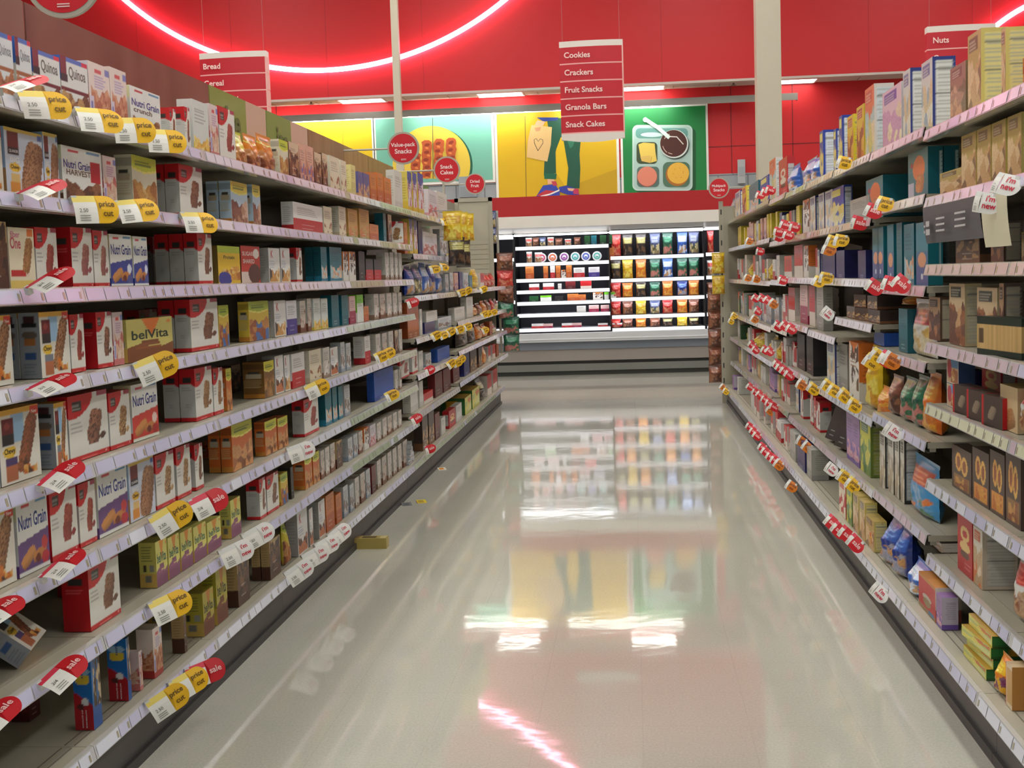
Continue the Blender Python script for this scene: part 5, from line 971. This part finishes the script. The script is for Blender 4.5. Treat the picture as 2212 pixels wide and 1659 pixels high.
for px, py, k in ((1628, 918, 's'), (1636, 928, 's'), (1644, 938, 's'), (1656, 962, 's'), (1664, 972, 's'), (1674, 982, 's'), (1684, 990, 's'), (1692, 1000, 'o'), (1720, 1045, 'o'), (1812, 1125, 's'), (1826, 1142, 's'), (1844, 1150, 's'), (1864, 1170, 's'), (1916, 1275, 'n'), (1568, 834, 'o'), (1574, 842, 'y')): flag(px, py, k, 1, x=RIGHT['xb'], sc_=1.0)
# hanging grey banner under the second right shelf, with the blank paper beside it
def banner(y0, y1, zt, hgt, col, name, label, lines_=None, cat='banner'):
    m = MB(); n = 8; x = .935
    pts = [(x+.006*sin(3.2*i/n)+.012*(k_/4)**2, y0+(y1-y0)*i/n, zt-hgt*k_/4) for k_ in range(5) for i in range(n+1)]
    m.add(pts, [(k_*(n+1)+i, k_*(n+1)+i+1, (k_+1)*(n+1)+i+1, (k_+1)*(n+1)+i) for k_ in range(4) for i in range(n)], col, PAPER)
    if lines_:
        for (a, b_, c_, d_, cc) in lines_: m.add([(x-.006, y1-(y1-y0)*a, zt-hgt*b_), (x-.006, y1-(y1-y0)*c_, zt-hgt*b_), (x-.006, y1-(y1-y0)*c_, zt-hgt*d_), (x-.006, y1-(y1-y0)*a, zt-hgt*d_)], [(0, 1, 2, 3)], cc, PAPER)
    o = m.obj(name, loc=(x, (y0+y1)/2, zt)); tag(o, label, cat); return o
GL = (196, 194, 196)
banner(3.62, 4.30, 1.482, .115, (96, 94, 100), 'shelf_banner', 'dark grey printed banner hanging below the second right shelf', [(.1, .4, .17, .55, GL), (.1, .62, .18, .78, GL), (.06, .5, .085, .56, GL), (.06, .65, .085, .72, GL)]+[(.3, .35+.16*i, .46, .4+.16*i, GL) for i in range(3)]+[(.64, .3+.16*i, .82, .35+.16*i, GL) for i in range(3)])
banner(3.36, 3.60, 1.476, .135, (226, 220, 190), 'blank_notice', 'blank cream paper sheet hanging beside the dark grey banner', None, 'paper')
# things on the floor
m = MB(); m.box(-.085, .085, -.035, .035, 0, .052, (176, 156, 84), CARD); m.box(-.04, .03, -.02, .02, .0522, .0526, (90, 70, 40), CARD); m.box(-.08, -.05, -.03, .03, .0522, .0525, (150, 120, 60), CARD); m.box(.05, .08, -.03, .03, .0522, .0525, (206, 190, 130), CARD)
o = m.obj('fallen_carton'); q = on(798, 1186, Z=0); o.location = (q[0]-.0, q[1]+.035, 0); tag(o, 'tan carton lying on the floor against the left kick plate', 'box')
for px, py, c, lb in ((956, 1015, (236, 232, 220), 'white and orange price card lying on the floor'), (912, 1086, (220, 190, 50), 'small yellow tag lying on the floor at left'), (880, 1092, (120, 120, 124), 'small dark grey scrap on the floor beside yellow tag')):
    m = MB(); m.box(-.028, .028, -.02, .05, .001, .0025, c, PAPER); m.box(-.02, .012, 0, .04, .0026, .0032, (226, 140, 40) if c[0] > 230 else tuple(int(q*.8) for q in c), PAPER); o = m.obj('fallen_tag'); q = on(px, py, Z=0); o.location = q; o.rotation_euler = (R_(9), 0, R_(20)); tag(o, lb, 'tag')
# hanging snack strips at the rack ends
HG = []
def hang(key, X, Y, z, w_, h, d, label, rz=0, group=None):
    m0 = unit_bag(key); o = bpy.data.objects.new('hanging_snack_bag', m0); COL.objects.link(o); o.scale = (d, w_, h); o.location = (X, Y, z); o.rotation_euler = (0, 0, rz-pi/2); tag(o, label, 'bag', group); return o
def strip(X, Y, zt, zb, name, label, bx, by):
    m = MB(); m.box(-.012, .012, 0, .002, zb-zt, 0, (190, 186, 176)); m.tube([(0, .004, -.03), (bx, by, -.03)], .003, (150, 150, 150)); o = m.obj(name, loc=(0, 0, 0)); o.location = (X, Y, zt); tag(o, label, 'hanging strip')
nth = ['topmost', 'second', 'third', 'fourth', 'fifth', 'sixth', 'seventh', 'eighth']
strip(-1.38, LEND+.17, 2.0, .5, 'clip_strip', 'clip strip of bags hanging at the left rack end', -.06, -.13)
for i, (k, z) in enumerate((('gdb', 1.82), ('gdb', 1.66), ('gbr', 1.38), ('grd', 1.2), ('gbr', 1.04), ('ggr', .88), ('ggr', .72), ('ggr', .54))): hang(k, -1.43 if i < 2 else -1.31+.05*(i > 5), LEND+.13-.01*i, z, .09 if i < 2 else .17, .18, .06, f"{nth[i]} {['purple-blue', 'purple-blue', 'brown', 'red', 'reddish brown', 'dark green', 'dark green', 'dark green'][i]} bag on the clip strip at the left rack end", .3*(i % 2))
strip(.80, REND+.12, 1.3, .2, 'clip_strip', 'clip strip of brown bags at the right rack end', .08, -.085)
for i, z in enumerate((.92, .74, .56, .38, .2)): hang('gbr', .80, REND+.06, z, .13, .18, .07, f"{nth[i]} brown bag on the clip strip at the right rack end", .2*(i % 2))
hang('gyl', .835, REND-.12, 1.28, .12, .2, .07, 'upper yellow bag hanging at the right rack end'); hang('gyl', .835, REND-.12, 1.08, .12, .18, .07, 'lower yellow bag hanging at the right rack end')
for i, (px, py) in enumerate(((960, 520), (972, 520), (985, 520), (962, 575), (976, 578))):
    p = on(px, py, X=-1.27); hang('gyl' if i < 3 else 'gdk', p[0]+.06, p[1]+.05*i, p[2]-.0, .13, .2, .05, f"{['nearest yellow', 'middle yellow', 'farthest yellow', 'nearer dark', 'farther dark'][i]} bag hanging before the pegboard panel", .2*i)
    mm = MB(); mm.tube([(0, 0, 0), (-1.85-p[0], 0, 0)], .003, (150, 150, 150)); oo = mm.obj('peg_hook'); oo.location = (p[0]+.06, p[1]+.05*i, p[2]+.205); tag(oo, f"long metal peg hook holding the {['nearest yellow', 'middle yellow', 'farthest yellow', 'nearer dark', 'farther dark'][i]} bag", 'hook')
# ---------------------------------------------------------------- goods in the refrigerated case
def case_item(key, x, y0, y1, zi, bi, wpx, label, shape='box', d=.08, yy=CY+.2, g=None):
    c0 = on(x-wpx/2, y1, Y=yy); c1 = on(x+wpx/2, y1, Y=yy); zt = on(x, y0, Y=yy)[2]; z0 = CS[bi][zi]+.002
    if zi: zt = min(zt, CS[bi][zi-1]-.05)
    else: zt = min(zt, z_['rc']-.05)
    me = unit_box(key) if D[key]['shape'] == 'box' else unit_bag(key); o = bpy.data.objects.new('chilled_'+shape, me); COL.objects.link(o)
    o.scale = (d, max(c1[0]-c0[0], .03), max(zt-z0, .03)); o.location = ((c0[0]+c1[0])/2, yy+d/2, z0); o.rotation_euler = (0, 0, -pi/2); CASE.append((o, label, bi, zi, float(o.location.x), shape)); return o
CASE = []
Zm = lambda x, y: (1040+x/3.95, 400+y/3.95)
KB = {'w': 'gmt', 'v': 'gdb', 'o': 'gor', 'g': 'ggr', 'y': 'gyl', 'r': 'grd', 'k': 'gdk', 'b': 'gbl', 'n': 'gbr'}
CN = {'w': 'white and brown', 'v': 'grey-blue', 'o': 'orange', 'g': 'green', 'y': 'yellow', 'r': 'red', 'k': 'dark', 'b': 'blue', 'n': 'brown', 's': 'bright blue'}; KB['s'] = 'gsb'
for r_, (ky, rowy) in enumerate((('rkkvgsv', (410, 540)), ('kyogsgg', (630, 740)), ('rokgobo', (830, 940)), ('rnyvron', (980, 1090)), ('rnonkyk', (1135, 1215)))):
    for j, xz in enumerate((1146, 1248, 1362, 1482, 1590, 1715, 1815)):
        x, y0 = Zm(xz, rowy[0]+(8 if j % 2 else 0)-j*4); case_item(KB[ky[j]], x, y0, Zm(0, rowy[1])[1], r_+1, 3, 22, CN[ky[j]]+' pouch', 'pouch')
for x, c in ((1955, 'r'), (1955, 'r')): pass
for zi, x, y0, y1, k, wpx, n in ((1, 1955, 380, 510, 'r', 14, 'red'), (2, 1955, 640, 720, 'w', 14, 'white and brown'), (3, 1955, 830, 930, 'n', 14, 'brown')): xx, yy0 = Zm(x, y0); case_item(KB[k], xx, yy0, Zm(0, y1)[1], zi, 4, wpx, n+' pouch', 'pouch')
for zi, x, y0, y1, k, wpx, n in ((2, 230, 640, 760, 'w', 20, 'white and brown'), (3, 235, 1155, 1205, 'r', 24, 'red'), (2, 168, 650, 760, 'o', 8, 'orange')): xx, yy0 = Zm(x, y0); case_item(KB[k], xx, yy0, Zm(0, y1)[1], zi, 1, wpx, n+' pouch', 'pouch')
for zi, items in enumerate(([(340, 425, 'w', 14), (400, 430, 'n', 14), (460, 430, 'v', 14), (530, 445, 'w', 14), (600, 455, 'n', 16), (680, 460, 'w', 14), (760, 445, 'n', 14)], [(340, 570, 'w', 12), (420, 575, 'w', 16)], [], [], [], [], [])):
    for xz, yz, k, wpx in items: x, y0 = Zm(xz, yz); case_item(KB[k], x, y0, 0, zi, 2, wpx, CN[k]+' small pack', 'pouch', .06)
for xz, y0, k, zi, wpx in ((848, 385, 'grn', 0, 12), (905, 415, 'tl', 0, 12), (985, 380, 'grn', 0, 14), (1045, 395, 'grn', 0, 10), (1057, 510, 'or', 1, 10), (340, 680, 'or', 2, 18), (480, 685, 'or', 2, 10), (540, 680, 'wr', 2, 10), (588, 685, 'or', 2, 10), (635, 725, 'orw', 2, 10), (682, 680, 'or', 2, 12), (770, 705, 'wr', 2, 24), (900, 700, 'wp', 2, 24),
                           (375, 845, 'wr', 3, 22), (500, 838, 'wr', 3, 24), (598, 842, 'whs', 3, 8), (692, 808, 'dkr', 3, 22), (826, 805, 'rdw', 3, 24), (370, 950, 'grn', 4, 20), (475, 944, 'gw', 4, 24), (590, 950, 'bk', 4, 18), (710, 930, 'or', 4, 24), (790, 935, 'or', 4, 16), (928, 918, 'orw', 4, 22), (1035, 915, 'gw', 4, 26), (780, 1032, 'whs', 5, 20), (890, 1025, 'pk', 5, 22), (993, 1025, 'pk', 5, 22),
                           (395, 1185, 'wr', 6, 26), (480, 1185, 'pk', 6, 24), (650, 1180, 'wr', 6, 22), (735, 1178, 'pk', 6, 22), (965, 1180, 'wr', 6, 22), (1090, 1178, 'wr', 6, 22)):
    x, yy = Zm(xz, y0); lk = D[k]['look'].replace(' bar', '').replace(' snack', '').replace(' cookie', '').replace(' cracker', ''); case_item(k, x, yy, 0, zi, 2, wpx, lk, 'carton', .07)
# six dip tubs with coloured round lids facing out
for i, (xz, c) in enumerate(((513, (206, 90, 120)), (605, (226, 120, 80)), (705, (160, 90, 170)), (799, (90, 180, 180)), (890, (90, 110, 196)), (985, (110, 190, 180)))):
    x, y = Zm(xz, 597); z0 = CS[2][1]; p = on(x, y, Y=CY+.2); r_ = .062; e = empty('dip_tub', (p[0], CY+.24, z0+r_)); m = MB(); n = 24
    prof = ((.05, .05), (.06, 0), (.06, -.01))
    vs = [(rr*cos(2*pi*j/n), yy, rr*sin(2*pi*j/n)) for rr, yy in prof for j in range(n)]; fs = [(a_*n+j, a_*n+(j+1) % n, (a_+1)*n+(j+1) % n, (a_+1)*n+j) for a_ in range(2) for j in range(n)]+[tuple(range(n))]
    m.add(vs, fs, (230, 228, 226), CARD); m.obj('tub', e); m = MB(); ring = lambda rr, yy: [(rr*cos(2*pi*j/n), yy, rr*sin(2*pi*j/n)) for j in range(n)]
    m.add(ring(.062, -.012)+ring(.062, -.02), [tuple(range(n, 2*n))]+[(j, (j+1) % n, n+(j+1) % n, n+j) for j in range(n)], (236, 234, 238), CARD); m.add(ring(.046, -.0205), [tuple(range(n))], c, CARD); m.add(ring(.026, -.021), [tuple(range(n))], (236, 236, 240), CARD); m.add([(-.02, -.0215, -.02), (.02, -.0215, -.02), (.014, -.0215, 0), (-.014, -.0215, .004)], [(0, 1, 2, 3)], c, CARD); m.obj('lid', e)
    tag(e, f"round tub with {['pink', 'orange', 'purple', 'teal', 'blue', 'pale green'][i]} ringed white lid in the refrigerated case", 'tub')
# ---------------------------------------------------------------- labels
from collections import defaultdict
def nwords(s): return len(s.split())
ORDW = ['nearest', 'second', 'third', 'fourth', 'fifth', 'sixth', 'seventh', 'eighth', 'ninth', 'tenth', 'eleventh', 'twelfth', 'thirteenth', 'fourteenth', 'fifteenth', 'sixteenth', 'seventeenth', 'eighteenth', 'nineteenth', 'twentieth']
ROWN = ['top', 'second', 'third', 'fourth', 'fifth', 'sixth', 'seventh', 'bottom']
rows = defaultdict(list)
for g in GOODS: rows[(g[2], g[3])].append(g)
used = set()
for (sd, row), gs in rows.items():
    gs.sort(key=lambda g: (round(g[4], 3), g[5], g[6])); cnt = defaultdict(list)
    for j, g in enumerate(gs): cnt[g[1]].append(j)
    mx_ = 7; rn = 'bottom' if (row >= 7) else ROWN[row]; place_ = f"{'left' if sd == 'L' else 'right'} rack's {rn} shelf"
    pairs = defaultdict(int)
    for j, g in enumerate(gs): pairs[(g[1], gs[j-1][1] if j else None)] += 1
    for j, g in enumerate(gs):
        o, key = g[0], g[1]; lk = D[key]['look']; dup = sum(D[q[1]]['look'] == lk for q in gs)
        if g[7]: lb = g[7]
        elif dup == 1: lb = f"{lk} on the {place_}"
        else:
            prev = gs[j-1][1] if j else None; pl = D[prev]['look'] if prev else None; short = ' '.join(pl.replace(',', '').split()[:2]+[pl.split()[-1]]) if pl else ''
            same = [q for q in range(len(gs)) if D[gs[q][1]]['look'] == lk]
            lb = f"{lk}, {ORDW[same.index(j)] if same.index(j) < 20 else 'farthest'} of its look, {place_}"
            if prev and D[prev]['look'] != lk and pairs[(key, prev)] == 1 and nwords(lk)+nwords(place_)+5 <= 16: lb = f"{lk} just beyond {short}, {place_}"
        if lb in used:
            same = [q for q in range(len(gs)) if D[gs[q][1]]['look'] == lk]; lb = f"{lk}, {ORDW[min(19, same.index(j))]} of its look, {place_}"
        used.add(lb); o['label'] = lb
        if dup > 1: o['group'] = f"{D[key]['look']} repeats, {place_}"
# flags
fl = defaultdict(list)
for f in FLAGS: fl[(f[1], f[2], round(f[4], 1))].append(f)
KN = {'y': 'yellow price cut flag', 's': 'red sale flag', 'n': "white new-item flag", 'o': 'orange price flag'}
hs_all = sorted({round(f[4], 1) for f in FLAGS})
def near_shelf(side, y, z):
    rack = LEFT if side < 0 else RIGHT; i = max(0, min(rack['n']-1, int((y-rack['y0'])/rack['pitch']))); hs = heights(rack, i)+[BASE_Z]; k = min(range(len(hs)), key=lambda q: abs(hs[q]-z)); return len(hs)-1-k, len(hs)
gr = defaultdict(list)
for f in FLAGS:
    kb, n = near_shelf(f[2], f[3], f[4]); gr[(f[1], f[2], kb)].append(f)
FB = ['bottom', 'second lowest', 'third lowest', 'fourth lowest', 'fifth lowest', 'sixth lowest', 'seventh lowest', 'highest']
for (k, sd, kb), fs in gr.items():
    fs.sort(key=lambda f: f[3])
    for j, f in enumerate(fs):
        od = '' if len(fs) == 1 else f", {ORDW[j] if j < 20 else 'farthest'} of its row"
        f[0]['label'] = f"{KN[k]} on the {'left' if sd < 0 else 'right'} rack's {FB[kb]} rail{od}"; f[0]['group'] = f"{KN[k]}s on the {'left' if sd < 0 else 'right'} rack"
# refrigerated case
cg = defaultdict(list)
for c in CASE: cg[(c[1], c[2], c[3])].append(c)
for (lk, bi, zi), cs in cg.items():
    cs.sort(key=lambda c: c[4]); sect = ['far left', 'left', 'middle', 'right-hand', 'far right'][bi]; sh = ['top', 'second', 'third', 'fourth', 'fifth', 'sixth', 'lowest'][zi]
    for j, c in enumerate(cs):
        od = '' if len(cs) == 1 else ['leftmost ', 'second ', 'third ', 'fourth '][min(j, 3)]; c[0]['label'] = f"{od}{lk} on the {sh} shelf, {sect} case section"; c[0]['category'] = 'food pack'; c[0]['group'] = f"chilled packs in the {sect} case section"
